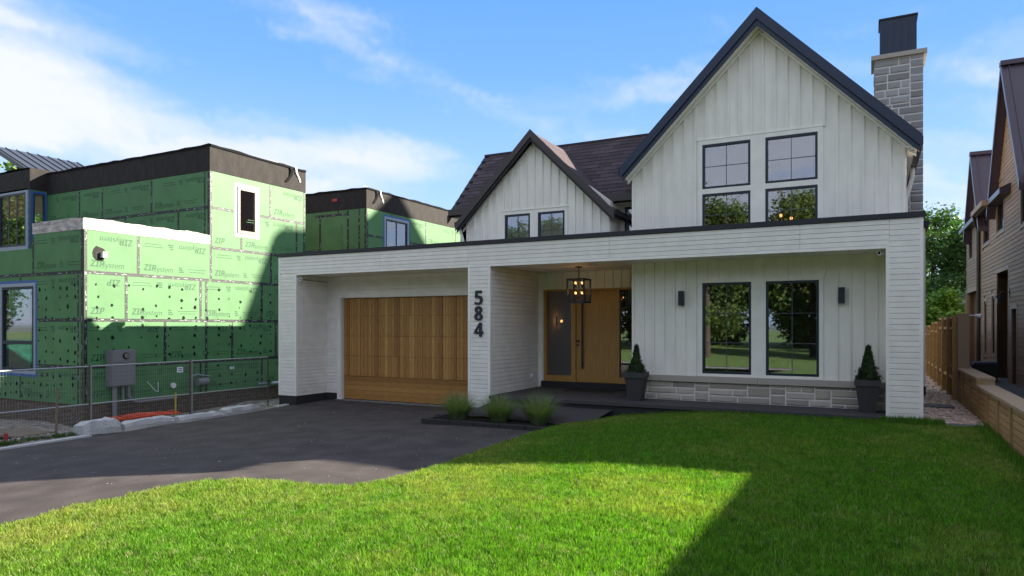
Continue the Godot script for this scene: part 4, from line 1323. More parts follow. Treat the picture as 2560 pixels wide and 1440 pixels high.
# ---------------------------------------------------------------- the brown house on the right
func make_brown_house() -> void:
	var X := 3.0
	var N := thing("brown_house", "brown clapboard house with purple metal gable roofs beside the timber wall", "house", Vector3(7, 0, -22))
	var O := Transform3D(Basis(), -N.position)
	var W := face_nx(X)      # local x is z
	var holes := [[-22.26, -20.52, 0.3, 3.13], [-29.0, -26.22, 0.3, 2.86], [-20.1, -19.44, 0.3, 2.14]]
	var wins := [[-22.32, -21.2, 4.2, 5.5], [-24.83, -23.58, 4.15, 5.2], [-28.2, -27.3, 3.98, 5.13], [-23.14, -22.6, 0.94, 2.55], [-18.95, -18.1, 4.0, 4.95], [-24.6, -24.1, 0.9, 2.45]]
	var cut := holes.duplicate()
	for w: Array in wins:
		cut.append([w[0] - 0.09, w[1] + 0.09, w[2] - 0.09, w[3] + 0.09])
	var st := new_st()
	plate(st, -28.7, -17.9, -0.4, 5.05, -0.2, -0.004, holes + wins, W)
	for g in [[-20.2, 7.75, 2.0], [-26.0, 6.9, 1.5]]:
		prism(st, [Vector2(g[0] - g[2], 5.05), Vector2(g[0] + g[2], 5.05), Vector2(g[0], g[1])], -0.2, -0.004, W)
	sbox(st, Vector3(X + 0.2, -0.4, -28.7), Vector3(12.0, 5.05, -28.5))
	sbox(st, Vector3(X + 0.2, -0.4, -18.1), Vector3(12.0, 5.05, -17.9))
	sbox(st, Vector3(11.8, -0.4, -28.5), Vector3(12.0, 5.05, -18.1))
	sbox(st, Vector3(X + 0.2, 3.3, -28.5), Vector3(11.8, 3.5, -18.1))
	sbox(st, Vector3(X, -0.4, -17.9), Vector3(12.0, 5.0, -15.9))
	put(hub(N, "shell", O), "wall", done(st), M.brown_siding_1)
	box(hub(N, "bay_roof", O), "roof_slope", M.purple_roof, Vector3(X - 0.1, 5.0, -17.95), Vector3(12.1, 5.12, -15.8))
	var S := hub(N, "side_wall", O)
	boards(S, -28.7, -17.9, 0.0, 5.05, W, M.brown_siding, 0.105, cut, 0.013, 0.022)
	for g in [[-20.2, 7.75, 2.0], [-26.0, 6.9, 1.5]]:
		var y := 5.05
		while y < g[1] - 0.1:
			var half: float = g[2] * (g[1] - y) / (g[1] - 5.05)
			var o := box(S, "siding_board", M.brown_siding[rng.randi() % 4], Vector3(g[0] - half, y, 0), Vector3(g[0] + half, y + 0.092, 0.022))
			o.transform = W * o.transform
			y += 0.105
	box(S, "corner_trim", M.brown_trim, Vector3(X - 0.03, 0.0, -28.78), Vector3(X + 0.05, 5.05, -28.68))
	for h: Array in holes:
		st = new_st()
		plate(st, h[0] - 0.08, h[1] + 0.08, h[2], h[3] + 0.11, 0.0, 0.03, [h], W)
		put(S, "opening_trim", done(st), M.brown_trim)
		# side and back of the recess
		box(S, "recess_back", M.brown_siding_1, Vector3(X + 0.7, h[2], h[0] - 0.1), Vector3(X + 0.75, h[3] + 0.1, h[1] + 0.1))
		box(S, "recess_side", M.brown_siding_1, Vector3(X + 0.004, h[2], h[0] - 0.05), Vector3(X + 0.7, h[3], h[0]))
		box(S, "recess_top", M.brown_trim, Vector3(X + 0.004, h[3], h[0]), Vector3(X + 0.7, h[3] + 0.05, h[1]))
	for w: Array in wins:
		st = new_st()
		plate(st, w[0] - 0.085, w[1] + 0.085, w[2] - 0.085, w[3] + 0.085, 0.0, 0.03, [w], W)
		put(S, "window_trim", done(st), M.brown_trim)
		window(N, w[0], w[1], w[2], w[3], O * W * Transform3D(Basis(), Vector3(0, 0, -0.01)), M.brown_dark, 0.06)
	# roofs: ridges run away from the side wall; seams run down the slopes
	for g in [[-20.2, 8.05, 2.35, 1.40], [-26.0, 7.15, 1.85, 1.36]]:
		var R := hub(N, "gable_roof", O)
		var xr := Transform3D(Basis(Vector3(0, 0, 1), Vector3.UP, Vector3(-1, 0, 0)), Vector3.ZERO)  # local x = z, local z = -x
		for s in [-1.0, 1.0]:
			var e := Vector2(g[0] + s * g[2], g[1] - g[2] * g[3])
			st = new_st()
			prism(st, [Vector2(g[0], g[1]), e, e + Vector2(0, -0.14), Vector2(g[0], g[1] - 0.14)], -9.0, -X + 0.20, xr)
			put(R, "roof_slope", done(st), M.purple_roof)
			st = new_st()
			prism(st, [Vector2(g[0], g[1] + 0.05), e + Vector2(0, 0.05), e + Vector2(0, -0.15), Vector2(g[0], g[1] - 0.17)], -X + 0.20, -X + 0.23, xr)
			put(R, "fascia_board", done(st), M.purple_roof)
			for i in 10:
				var x := X - 0.05 + i * 0.42
				st = new_st()
				prism(st, [Vector2(g[0], g[1] + 0.045), e + Vector2(0, 0.045), e, Vector2(g[0], g[1])], -x, -x + 0.025, xr)
				put(R, "standing_seam", done(st), M.purple_roof)
		box(R, "ridge_cap", M.purple_roof, Vector3(X - 0.24, g[1] - 0.04, g[0] - 0.11), Vector3(9.0, g[1] + 0.07, g[0] + 0.11))
	# main roof between and behind, eave gutter, downspout
	st = new_st()
	prism(st, [Vector2(X - 0.25, 5.08), Vector2(8.0, 7.6), Vector2(12.5, 5.0), Vector2(12.5, 4.9), Vector2(X - 0.25, 4.95)], -28.9, -20.2)
	put(hub(N, "main_roof", O), "roof_slope", done(st), M.purple_roof)
	var U := hub(N, "rainwater", O)
	for s in [[-24.6, -22.3]]:
		box(U, "gutter", M.brown_trim, Vector3(X - 0.36, 4.98, s[0]), Vector3(X - 0.22, 5.12, s[1]))
	st = new_st()
	path_tube(st, [Vector3(X - 0.28, 5.0, -24.5), Vector3(X - 0.2, 4.85, -24.9), Vector3(X - 0.07, 4.7, -25.4), Vector3(X - 0.07, 0.3, -25.4)], 0.055)
	put(U, "downspout", done(st), M.brown_dark)
	# fittings
	var l := thing("wall_lantern", "dark wall lantern on brown clapboard beside a recessed doorway", "lamp", Vector3(X - 0.02, 2.5, -20.35))
	st = new_st()
	sbox(st, Vector3(-0.02, -0.08, -0.05), Vector3(0.02, 0.12, 0.05))
	path_tube(st, [Vector3(0, 0.05, 0), Vector3(-0.15, 0.08, 0), Vector3(-0.2, 0.0, 0)], 0.012)
	put(l, "bracket", done(st), M.brown_dark)
	st = new_st()
	bar(st, Vector3(-0.2, 0.0, 0), Vector3(-0.2, -0.08, 0), 0.03, 0.11, 10)
	bar(st, Vector3(-0.2, -0.08, 0), Vector3(-0.2, -0.22, 0), 0.06, 0.05, 10)
	put(l, "shade", done(st), M.brown_dark)
	var d := thing("flood_lamp", "small white floodlight on an arm above the fence end", "lamp", Vector3(2.15, 1.98, -19.2))
	st = new_st()
	bar(st, Vector3(-0.3, 0, 0.0), Vector3(0.0, 0.0, 0), 0.012)
	put(d, "arm", done(st), M.white_plastic)
	st = new_st()
	bar(st, Vector3(0.0, 0.0, 0), Vector3(0.12, -0.02, 0.03), 0.03, 0.06, 10)
	put(d, "head", done(st), M.white_plastic)
	# one-storey wing toward the street, out of view: its eave shades the right side of the lawn
	var Wg := thing("low_garage", "low flat roofed brown garage wing toward the street", "garage", Vector3(8, 0, -9))
	st = new_st()
	sbox(st, Vector3(-3.3, 0.0, -8.7), Vector3(4.0, 3.35, 6.5))
	put(Wg, "wall", done(st), M.brown_siding_0)
	box(Wg, "roof", M.purple_roof, Vector3(-3.5, 3.35, -8.8), Vector3(4.2, 3.45, 6.7))
	box(Wg, "door", M.brown_trim, Vector3(-2.3, 0.05, 6.49), Vector3(3.0, 2.3, 6.53))
	# unseen block added to the right, shaped to shade part of the sheathed wall
	var Th := thing("added_shade_block", "added unseen block with stepped top that shades the green wall, far behind the brown house", "building", Vector3(12, 0, -44))
	var To := Transform3D(Basis(), -Th.position)
	var off := Vector2(-22.95, 16.2)     # travel of the sun's rays from that gable to the sheathed wall, in z and y
	var prof := []  # outline traced back along the sun from the shade on the sheathed wall
	for p in [Vector2(-15.9, 1.96), Vector2(-17.32, 5.12), Vector2(-18.6, 5.2), Vector2(-21.9, 6.1), Vector2(-23.75, 7.55), Vector2(-25.9, 5.5), Vector2(-26.4, 1.96)]:
		prof.append(p + off)
	prof.append(Vector2(-26.4 + off.x, -1.0))
	prof.append(Vector2(-15.9 + off.x, -1.0))
	st = new_st()
	prism(st, prof, -9.0, -9.5, Transform3D(Basis(Vector3(0, 0, 1), Vector3.UP, Vector3(-1, 0, 0)), Vector3.ZERO))
	sbox(st, Vector3(9.5, -1.0, -26.4 + off.x), Vector3(16.0, 9.0, -15.9 + off.x))
	put(hub(Th, "shell", To), "wall", done(st), M.shade_block_brick)
	for i in 4:  # dummy windows on the added block
		for kk in 2:
			box(hub(Th, "window", To), "pane", M.charcoal_roof, Vector3(8.97, 2.0 + i * 3.0, -44.5 - kk * 3.0), Vector3(9.0, 3.6 + i * 3.0, -43.5 - kk * 3.0))

# ---------------------------------------------------------------- things on the porch
func make_porch_things() -> void:
	# hanging lantern: open black cage with eight candle bulbs on two tiers
	var L := thing("pendant_lantern", "black square cage lantern with lit candle bulbs hanging before front door", "lamp", Vector3(-6.2, 2.28, -15.3))
	var a := 0.21
	var st := new_st()
	for s in [[-1, -1], [1, -1], [-1, 1], [1, 1]]:
		sbox(st, Vector3(s[0] * a - 0.018, 0.0, s[1] * a - 0.018), Vector3(s[0] * a + 0.018, 0.58, s[1] * a + 0.018))
	for y in [0.0, 0.545]:
		for s in [-1, 1]:
			sbox(st, Vector3(-a, y, s * a - 0.016), Vector3(a, y + 0.035, s * a + 0.016))
			sbox(st, Vector3(s * a - 0.016, y, -a), Vector3(s * a + 0.016, y + 0.035, a))
	put(L, "cage", done(st), M.black_metal)
	st = new_st()
	# fine side panels of dark mesh: thin upright wires
	for i in 11:
		var t := lerpf(-a, a, i / 10.0)
		for s in [-1, 1]:
			sbox(st, Vector3(t - 0.004, 0.03, s * a - 0.003), Vector3(t + 0.004, 0.2, s * a + 0.003))
			sbox(st, Vector3(s * a - 0.003, 0.03, t - 0.004), Vector3(s * a + 0.003, 0.2, t + 0.004))
	put(L, "wire_skirt", done(st), M.black_metal).set_meta("kind", "stuff")
	st = new_st()
	bar(st, Vector3(0, 0.56, 0), Vector3(0, 0.86, 0), 0.012)
	sbox(st, Vector3(-0.008, 0.05, -0.008), Vector3(0.008, 0.58, 0.008))
	sbox(st, Vector3(-a, 0.555, -0.012), Vector3(a, 0.575, 0.012))
	put(L, "stem", done(st), M.black_metal)
	st = new_st()
	bar(st, Vector3(0, 0.85, 0), Vector3(0, 0.875, 0), 0.085, 0.085, 16)
	put(L, "canopy", done(st), M.black_metal)
	for tier in [0.16, 0.40]:
		for k in 4:
			var an := TAU * k / 4 + 0.5
			var p := Vector3(cos(an) * 0.11, tier, sin(an) * 0.11)
			st = new_st()
			bar(st, Vector3(0, tier - 0.02, 0), p + Vector3(0, -0.02, 0), 0.006, 0.006, 6)
			bar(st, p + Vector3(0, -0.02, 0), p + Vector3(0, 0.05, 0), 0.012, 0.012, 8)
			put(L, "candle_arm", done(st), M.black_metal)
			var b := SphereMesh.new()
			b.radius = 0.019
			b.height = 0.062
			b.radial_segments = 10
			b.rings = 6
			put(L, "bulb", b, M.bulb_glow, Transform3D(Basis(), p + Vector3(0, 0.08, 0)))
	pane_light(L, Vector3(0, 0.3, 0), 0.035)
	# up-and-down wall lights either side of the windows
	for s in [[-3.69, "left"], [-0.52, "right"]]:
		var w := thing("wall_sconce", "black box wall light between the planter and the %s" % ("window nearest the front door" if s[1] == "left" else "window beside the porch column"), "lamp", Vector3(s[0], 2.18, ZW + 0.02), "wall lights beside the ground floor windows")
		box(w, "back_plate", M.black_metal, Vector3(-0.045, 0.03, 0.0), Vector3(0.045, 0.29, 0.02))
		box(w, "body", M.black_metal, Vector3(-0.058, 0.0, 0.02), Vector3(0.058, 0.32, 0.12))
		box(w, "lens_rim", M.dark_flashing, Vector3(-0.062, 0.09, 0.05), Vector3(0.062, 0.1, 0.124))
		box(w, "lens_rim", M.dark_flashing, Vector3(-0.062, 0.22, 0.05), Vector3(0.062, 0.23, 0.124))
	# foyer sconce seen through the sidelight
	var fs := thing("foyer_sconce", "lit glass sconce inside, seen through sidelight of front door", "lamp", Vector3(-8.18, 1.75, -18.5))
	box(fs, "back_plate", M.black_metal, Vector3(-0.02, 0.0, -0.05), Vector3(0.02, 0.22, 0.05))
	st = new_st()
	bar(st, Vector3(0, 0.1, 0), Vector3(0.14, 0.06, 0), 0.01)
	put(fs, "arm", done(st), M.black_metal)
	var sb := SphereMesh.new()
	sb.radius = 0.035
	sb.height = 0.08
	put(fs, "bulb", sb, M.bulb_glow, Transform3D(Basis(), Vector3(0.14, 0.12, 0)))
	pane_light(fs, Vector3(0.14, 0.12, 0), 0.012)
	# chandelier upstairs
	var ch := thing("chandelier", "lit chandelier of small bulbs inside the upper gable window", "lamp", Vector3(-1.95, 4.25, -17.5))
	st = new_st()
	bar(st, Vector3(0, 0.0, 0), Vector3(0, 1.4, 0), 0.01)
	put(ch, "stem", done(st), M.black_metal)
	for k in 6:
		var an := TAU * k / 6 + 0.3
		var p := Vector3(cos(an) * 0.34, -0.18 + 0.2 * (k % 2), sin(an) * 0.34)
		st = new_st()
		path_tube(st, [Vector3(0, 0.05, 0), p * 0.7 + Vector3(0, -0.06, 0), p], 0.008, 6)
		put(ch, "arm", done(st), M.brown_metal)
		put(ch, "bulb", sb, M.bulb_glow, Transform3D(Basis(), p + Vector3(0, 0.05, 0)))
	pane_light(ch, Vector3(0, -0.05, 0), 0.03)
	# security cameras
	for s in [[Vector3(-14.09, 3.04, -14.2), 1.0, "white dome security camera at the garage recess corner with its cable"], [Vector3(0.23, 3.09, -14.3), -1.0, "white security camera under the porch ceiling by the right column"]]:
		var c := thing("security_camera", s[2], "camera", s[0])
		st = new_st()
		bar(st, Vector3(-0.0, 0, 0), Vector3(s[1] * 0.06, 0, 0), 0.05, 0.045, 14)
		put(c, "mount", done(st), M.white_plastic)
		st = new_st()
		bar(st, Vector3(s[1] * 0.04, -0.01, -0.04), Vector3(s[1] * 0.10, -0.02, 0.10), 0.042, 0.045, 14)
		put(c, "body", done(st), M.white_plastic)
		st = new_st()
		bar(st, Vector3(s[1] * 0.10, -0.02, 0.10), Vector3(s[1] * 0.103, -0.02, 0.108), 0.026, 0.02, 14)
		put(c, "lens", done(st), M.rubber)
		if s[1] > 0:
			st = new_st()
			path_tube(st, [Vector3(0.01, -0.01, -0.04), Vector3(0.015, -0.03, -0.5), Vector3(0.02, -0.04, -1.05)], 0.009, 6)
			put(c, "cable", done(st), M.rubber)
	var v := thing("dryer_vent", "small white round vent low on the entry side wall", "vent", Vector3(-7.94, 0.42, -16.28))
	st = new_st()
	bar(st, Vector3(0, 0, 0), Vector3(0.05, -0.01, 0), 0.06, 0.05, 14)
	put(v, "hood", done(st), M.white_plastic)
	# door mat
	st = new_st()
	sbox(st, Vector3(-0.62, 0, -0.32), Vector3(0.62, 0.014, 0.32))
	tag(put(self, "door_mat", done(st), M.rubber, Transform3D(Basis(), Vector3(-6.25, 0.1, -16.2))), "black rubber door mat on the porch slab before the front door", "mat")
	# planters with dwarf spruces
	for s in [[Vector3(-4.58, 0.1, -14.65), "beside the front door recess"], [Vector3(-0.06, 0.1, -14.72), "against the right porch column"]]:
		var p := thing("planter", "dark grey tapered square planter " + s[1], "planter", s[0], "tapered planters on the porch")
		st = new_st()
		var b0 := 0.135
		var b1 := 0.205
		for q in [[Vector2(-1, -1), Vector2(1, -1)], [Vector2(1, -1), Vector2(1, 1)], [Vector2(1, 1), Vector2(-1, 1)], [Vector2(-1, 1), Vector2(-1, -1)]]:
			var out := Vector3(q[0].x + q[1].x, 0, q[0].y + q[1].y)
			quad(st, Vector3(q[0].x * b0, 0, q[0].y * b0), Vector3(q[1].x * b0, 0, q[1].y * b0), Vector3(q[1].x * b1, 0.52, q[1].y * b1), Vector3(q[0].x * b1, 0.52, q[0].y * b1), out)
			quad(st, Vector3(q[0].x * 0.19, 0.45, q[0].y * 0.19), Vector3(q[1].x * 0.19, 0.45, q[1].y * 0.19), Vector3(q[1].x * 0.19, 0.6, q[1].y * 0.19), Vector3(q[0].x * 0.19, 0.6, q[0].y * 0.19), -out)
		quad(st, Vector3(-b0, 0, -b0), Vector3(b0, 0, -b0), Vector3(b0, 0, b0), Vector3(-b0, 0, b0), Vector3.DOWN)
		put(p, "body", done(st), M.planter)
		st = new_st()
		plate(st, -0.225, 0.225, -0.225, 0.225, 0.505, 0.62, [[-0.185, 0.185, -0.185, 0.185]], Transform3D(Basis(Vector3(1, 0, 0), Vector3(0, 0, -1), Vector3(0, 1, 0)), Vector3.ZERO))
		put(p, "rim", done(st), M.planter)
		box(p, "potting_soil", M.soil, Vector3(-0.19, 0.5, -0.19), Vector3(0.19, 0.575, 0.19))
		spruce(s[0] + Vector3(0, 0.57, 0), 0.60 if s[0].x < -1.0 else 0.66, 0.215 if s[0].x < -1.0 else 0.24, "small conical spruce in the planter " + s[1])
	# landing, bed, bed edging
	structure("landing_path", sheet(PackedVector2Array([Vector2(-7.92, -14.0), Vector2(-4.9, -14.0), Vector2(-4.95, -13.2), Vector2(-5.5, -12.55), Vector2(-7.92, -12.9)]), 0.4, func(_x, z): return -0.06 - 0.16 * clampf((z + 14.0) / 1.3, 0, 1)), M.paver)

func spruce(at: Vector3, tall: float, wide: float, label: String) -> void:
	var t := thing("dwarf_spruce", label, "tree", at, "potted spruces on the porch")
	var st := new_st()
	bar(st, Vector3(0, -0.05, 0), Vector3(0, tall * 0.9, 0), 0.018, 0.005, 6)
	put(t, "trunk", done(st), M.bark)
	var sp := new_st()
	var r := RandomNumberGenerator.new()
	r.seed = 5
	for i in 16:
		var d := Vector3(r.randf_range(-1, 1), r.randf_range(0.2, 1.6), r.randf_range(-1, 1)).normalized()
		var s := d.cross(Vector3(r.randf(), r.randf(), r.randf()).normalized()).normalized() * 0.0045
		tri(sp, s, -s, d * r.randf_range(0.035, 0.085), d.cross(s).normalized())
	var mesh := done(sp)
	var xs := []
	var cs := []
	r.seed = int(absf(at.x) * 100.0)
	for i in 1000:
		var h := pow(r.randf(), 1.4)
		var a := r.randf() * TAU
		var lump := 0.84 + 0.3 * sin(a * 3.0 + h * 11.0 + at.x) * sin(h * 19.0 + a)
		var rad := wide * (1.0 - h) * lump * sqrt(r.randf_range(0.35, 1.0)) + 0.008
		if h < 0.08:
			rad *= 0.8
		if r.randf() < 0.07:
			rad *= r.randf_range(1.1, 1.4)
		var p := Vector3(cos(a) * rad, h * tall, sin(a) * rad)
		var tilt := Basis(Vector3(sin(a), 0, -cos(a)), -r.randf_range(0.2, 0.9))
		xs.append(Transform3D(tilt.rotated(Vector3.UP, 0.0).scaled(Vector3.ONE * r.randf_range(0.6, 1.35)), p))
		var v := r.randf_range(0.5, 1.5)
		cs.append(Color(0.055 * v, 0.092 * v, 0.03 * v))
	multi(t, "crown", mesh, M.needle, xs, cs).set_meta("kind", "stuff")

# ---------------------------------------------------------------- strip between the houses on the right
func rock_mesh(r: RandomNumberGenerator, flat := 0.6) -> ArrayMesh:
	var s := SphereMesh.new()
	s.radius = 1.0
	s.height = 2.0
	s.radial_segments = 6
	s.rings = 3
	var arr := s.get_mesh_arrays()
	var v: PackedVector3Array = arr[Mesh.ARRAY_VERTEX]
	var moved := {}
	for i in v.size():
		var k := Vector3i((v[i] * 100.0).round())
		if not moved.has(k):
			moved[k] = v[i] * r.randf_range(0.7, 1.1) * Vector3(1, flat, 0.85)
		v[i] = moved[k]
	var st := new_st()
	var idx: PackedInt32Array = arr[Mesh.ARRAY_INDEX]
	for i in range(0, idx.size(), 3):
		var a := v[idx[i]]
		var b := v[idx[i + 1]]
		var c := v[idx[i + 2]]
		if (b - a).cross(c - a).length() > 1e-6:
			var n := (b - a).cross(c - a).normalized()
			tri(st, a, b, c, n if n.dot(a + b + c) > 0 else -n)
	return done(st)

# a quarried block with uneven faces
func block_mesh(l: float, h: float, w: float, r: RandomNumberGenerator) -> ArrayMesh:
	var st := new_st()
	var nl := 7
	var ring := 8
	var rows := []
	for i in nl + 1:
		var t := float(i) / nl
		var row := []
		for j in ring:
			var p: Vector2 = [Vector2(-1, 0), Vector2(-1.02, 0.55), Vector2(-0.86, 1), Vector2(0, 1.03), Vector2(0.86, 1), Vector2(1.02, 0.55), Vector2(1, 0), Vector2(0, -0.05)][j]
			var e := 1.0 if i > 0 and i < nl else 0.82
			row.append(Vector3((t - 0.5) * l + r.randf_range(-0.03, 0.03), p.y * h * e * r.randf_range(0.86, 1.08), p.x * w / 2 * e * r.randf_range(0.88, 1.06)))
		rows.append(row)
	for i in nl:
		for j in ring:
			var k := (j + 1) % ring
			var ctr := (rows[i][j] + rows[i + 1][k]) / 2.0 as Vector3
			quad(st, rows[i][j], rows[i + 1][j], rows[i + 1][k], rows[i][k], ctr - Vector3(ctr.x, h * 0.5, 0))
	for i in [0, nl]:
		for j in range(1, ring - 1):
			tri(st, rows[i][0], rows[i][j], rows[i][j + 1], Vector3(-1 if i == 0 else 1, 0, 0))
	return done(st)

func make_side_yard() -> void:
	var r := RandomNumberGenerator.new()
	r.seed = 99
	# gravel
	var xs := []
	var cs := []
	for i in 5200:
		var z := -14.0 - 20.0 * pow(r.randf(), 1.4)
		var x := r.randf_range(0.8, 1.78)
		var s := r.randf_range(0.022, 0.055)
		xs.append(Transform3D(Basis.from_euler(Vector3(r.randf_range(-0.4, 0.4), r.randf() * TAU, r.randf_range(-0.4, 0.4))).scaled(Vector3(s, s * 0.8, s)), Vector3(x, -0.03 - 0.001 * (z + 14) + s * 0.35, z)))
		var v := r.randf_range(0.55, 1.25)
		cs.append(Color(0.55 * v, 0.42 * v, 0.33 * v))
	var g := multi(self, "gravel", rock_mesh(r), M.pebble, xs, cs)
	g.set_meta("kind", "stuff")
	tag(g, "pinkish brown gravel strip between white house and fence", "gravel")
	for s in [[Vector3(1.28, 0.02, -17.3), 0.55, 0.5, "flat grey stepping stone in the gravel further from the lawn"], [Vector3(1.38, 0.0, -14.1), 0.62, 0.5, "flat grey stepping stone at the edge of the lawn"]]:
		var st := new_st()
		prism(st, [Vector2(-s[1] / 2, -s[2] / 2), Vector2(s[1] / 2 * 0.9, -s[2] / 2 * 1.05), Vector2(s[1] / 2, s[2] / 2 * 0.8), Vector2(s[1] * 0.3, s[2] / 2), Vector2(-s[1] / 2 * 1.03, s[2] / 2 * 0.9)], -0.05, 0.015, Transform3D(Basis(Vector3(1, 0, 0), Vector3(0, 0, 1), Vector3(0, 1, 0)), Vector3.ZERO))
		tag(put(self, "stepping_stone", done(st), M.slab_stone, Transform3D(Basis(), s[0])), s[3], "stone")
	# timber retaining wall, stepping down toward the street
	var W := thing("timber_wall", "stained timber retaining wall with pale cap stepping down beside the lawn", "wall", Vector3(1.85, 0, -14))
	var O := Transform3D(Basis(), -W.position)
	for part in [[-20.3, -15.56, 0.72, 4], [-15.55, -7.6, 0.585, 7]]:
		var bay := hub(W, "wall_run", O)
		var n: int = part[3]
		for i in n:
			var a := lerpf(part[0], part[1], float(i) / n)
			var b := lerpf(part[0], part[1], float(i + 1) / n)
			var y := -0.3
			while y < part[2] - 0.02:
				var h := minf(0.1, part[2] - y)
				box(bay, "plank", M.timber[r.randi() % 4], Vector3(1.80 + r.randf_range(0, 0.006), y, a + 0.01), Vector3(1.86, y + h - 0.016, b - 0.012))
				y += 0.1
			box(bay, "post", M.timber_1, Vector3(1.775, -0.3, b - 0.05), Vector3(1.83, part[2], b + 0.05))
		box(bay, "post", M.timber_1, Vector3(1.775, -0.3, part[0] - 0.05), Vector3(1.83, part[2], part[0] + 0.05))
		box(bay, "backing", M.timber_1, Vector3(1.862, -0.3, part[0]), Vector3(1.9, part[2], part[1]))
		box(bay, "cap", M.timber_cap, Vector3(1.75, part[2], part[0] - 0.03), Vector3(2.06, part[2] + 0.045, part[1] + 0.03))
		if part[2] > 0.7:
			box(bay, "end_plank", M.timber_cap, Vector3(1.76, 0.62, part[1]), Vector3(2.05, part[2] - 0.002, part[1] + 0.02))
	# board fence behind it
	var F := thing("board_fence", "tall cedar board fence running back along the gravel strip", "fence", Vector3(1.8, 0, -27))
	O = Transform3D(Basis(), -F.position)
	var z := -18.95
	var i := 0
	while z > -36.0:
		var top := 1.92 - 0.16 * floorf((-z - 18.9) / 3.2) * 0.7
		var st := new_st()
		sbox(st, Vector3(-0.01, -0.05, -0.066), Vector3(0.01, top + r.randf_range(-0.015, 0.015), 0.066))
		put(F, "fence_board", done(st), M.fence_wood[r.randi() % 4], O * Transform3D(Basis(), Vector3(1.80 + (0.0 if i % 2 else 0.035), 0, z)))
		if i % 10 == 0:
			box(F, "fence_post", M.fence_wood_1, Vector3(1.68, -0.05, z - 0.05), Vector3(1.78, top + 0.05, z + 0.05)).position -= F.position
			for y in [0.45, top - 0.28, top - 0.02]:
				box(F, "rail", M.fence_wood_2, Vector3(1.73, y, z - 1.4), Vector3(1.785, y + 0.06, z)).position -= F.position
		z -= 0.142
		i += 1
	box(F, "end_post", M.brown_trim, Vector3(1.76, -0.05, -18.86), Vector3(1.98, 2.02, -18.66)).position -= F.position
	# small dark things behind the wall
	var bin := thing("storage_bin", "low dark storage bin standing between brown house and timber wall", "bin", Vector3(2.55, 0.36, -20.9))
	var sb := new_st()
	prism(sb, [Vector2(-0.22, 0), Vector2(0.22, 0), Vector2(0.26, 0.4), Vector2(-0.26, 0.4)], -0.28, 0.28)
	put(bin, "body", done(sb), M.rubber)
	sb = new_st()
	prism(sb, [Vector2(-0.28, 0.4), Vector2(0.28, 0.4), Vector2(0.24, 0.47), Vector2(-0.25, 0.46)], -0.3, 0.3)
	put(bin, "lid", done(sb), M.black_metal)
	# pale outbuilding beyond the fence
	var Sx := thing("outbuilding", "pale grey gabled outbuilding beyond the end of the board fence", "building", Vector3(5.2, 0, -46))
	var so := new_st()
	prism(so, [Vector2(-2.2, 0), Vector2(2.2, 0), Vector2(2.2, 2.7), Vector2(0.6, 4.1), Vector2(-2.2, 2.5)], -3, 3)
	put(Sx, "wall", done(so), M.pale_siding)
	so = new_st()
	prism(so, [Vector2(-2.35, 2.5), Vector2(0.6, 4.2), Vector2(2.4, 2.75), Vector2(2.4, 2.62), Vector2(0.6, 4.08), Vector2(-2.35, 2.36)], -3.2, 3.2)
	put(Sx, "roof", done(so), M.charcoal_roof)
	box(Sx, "downspout", M.black_metal, Vector3(-0.9, 0.0, 3.0), Vector3(-0.78, 2.9, 3.08))

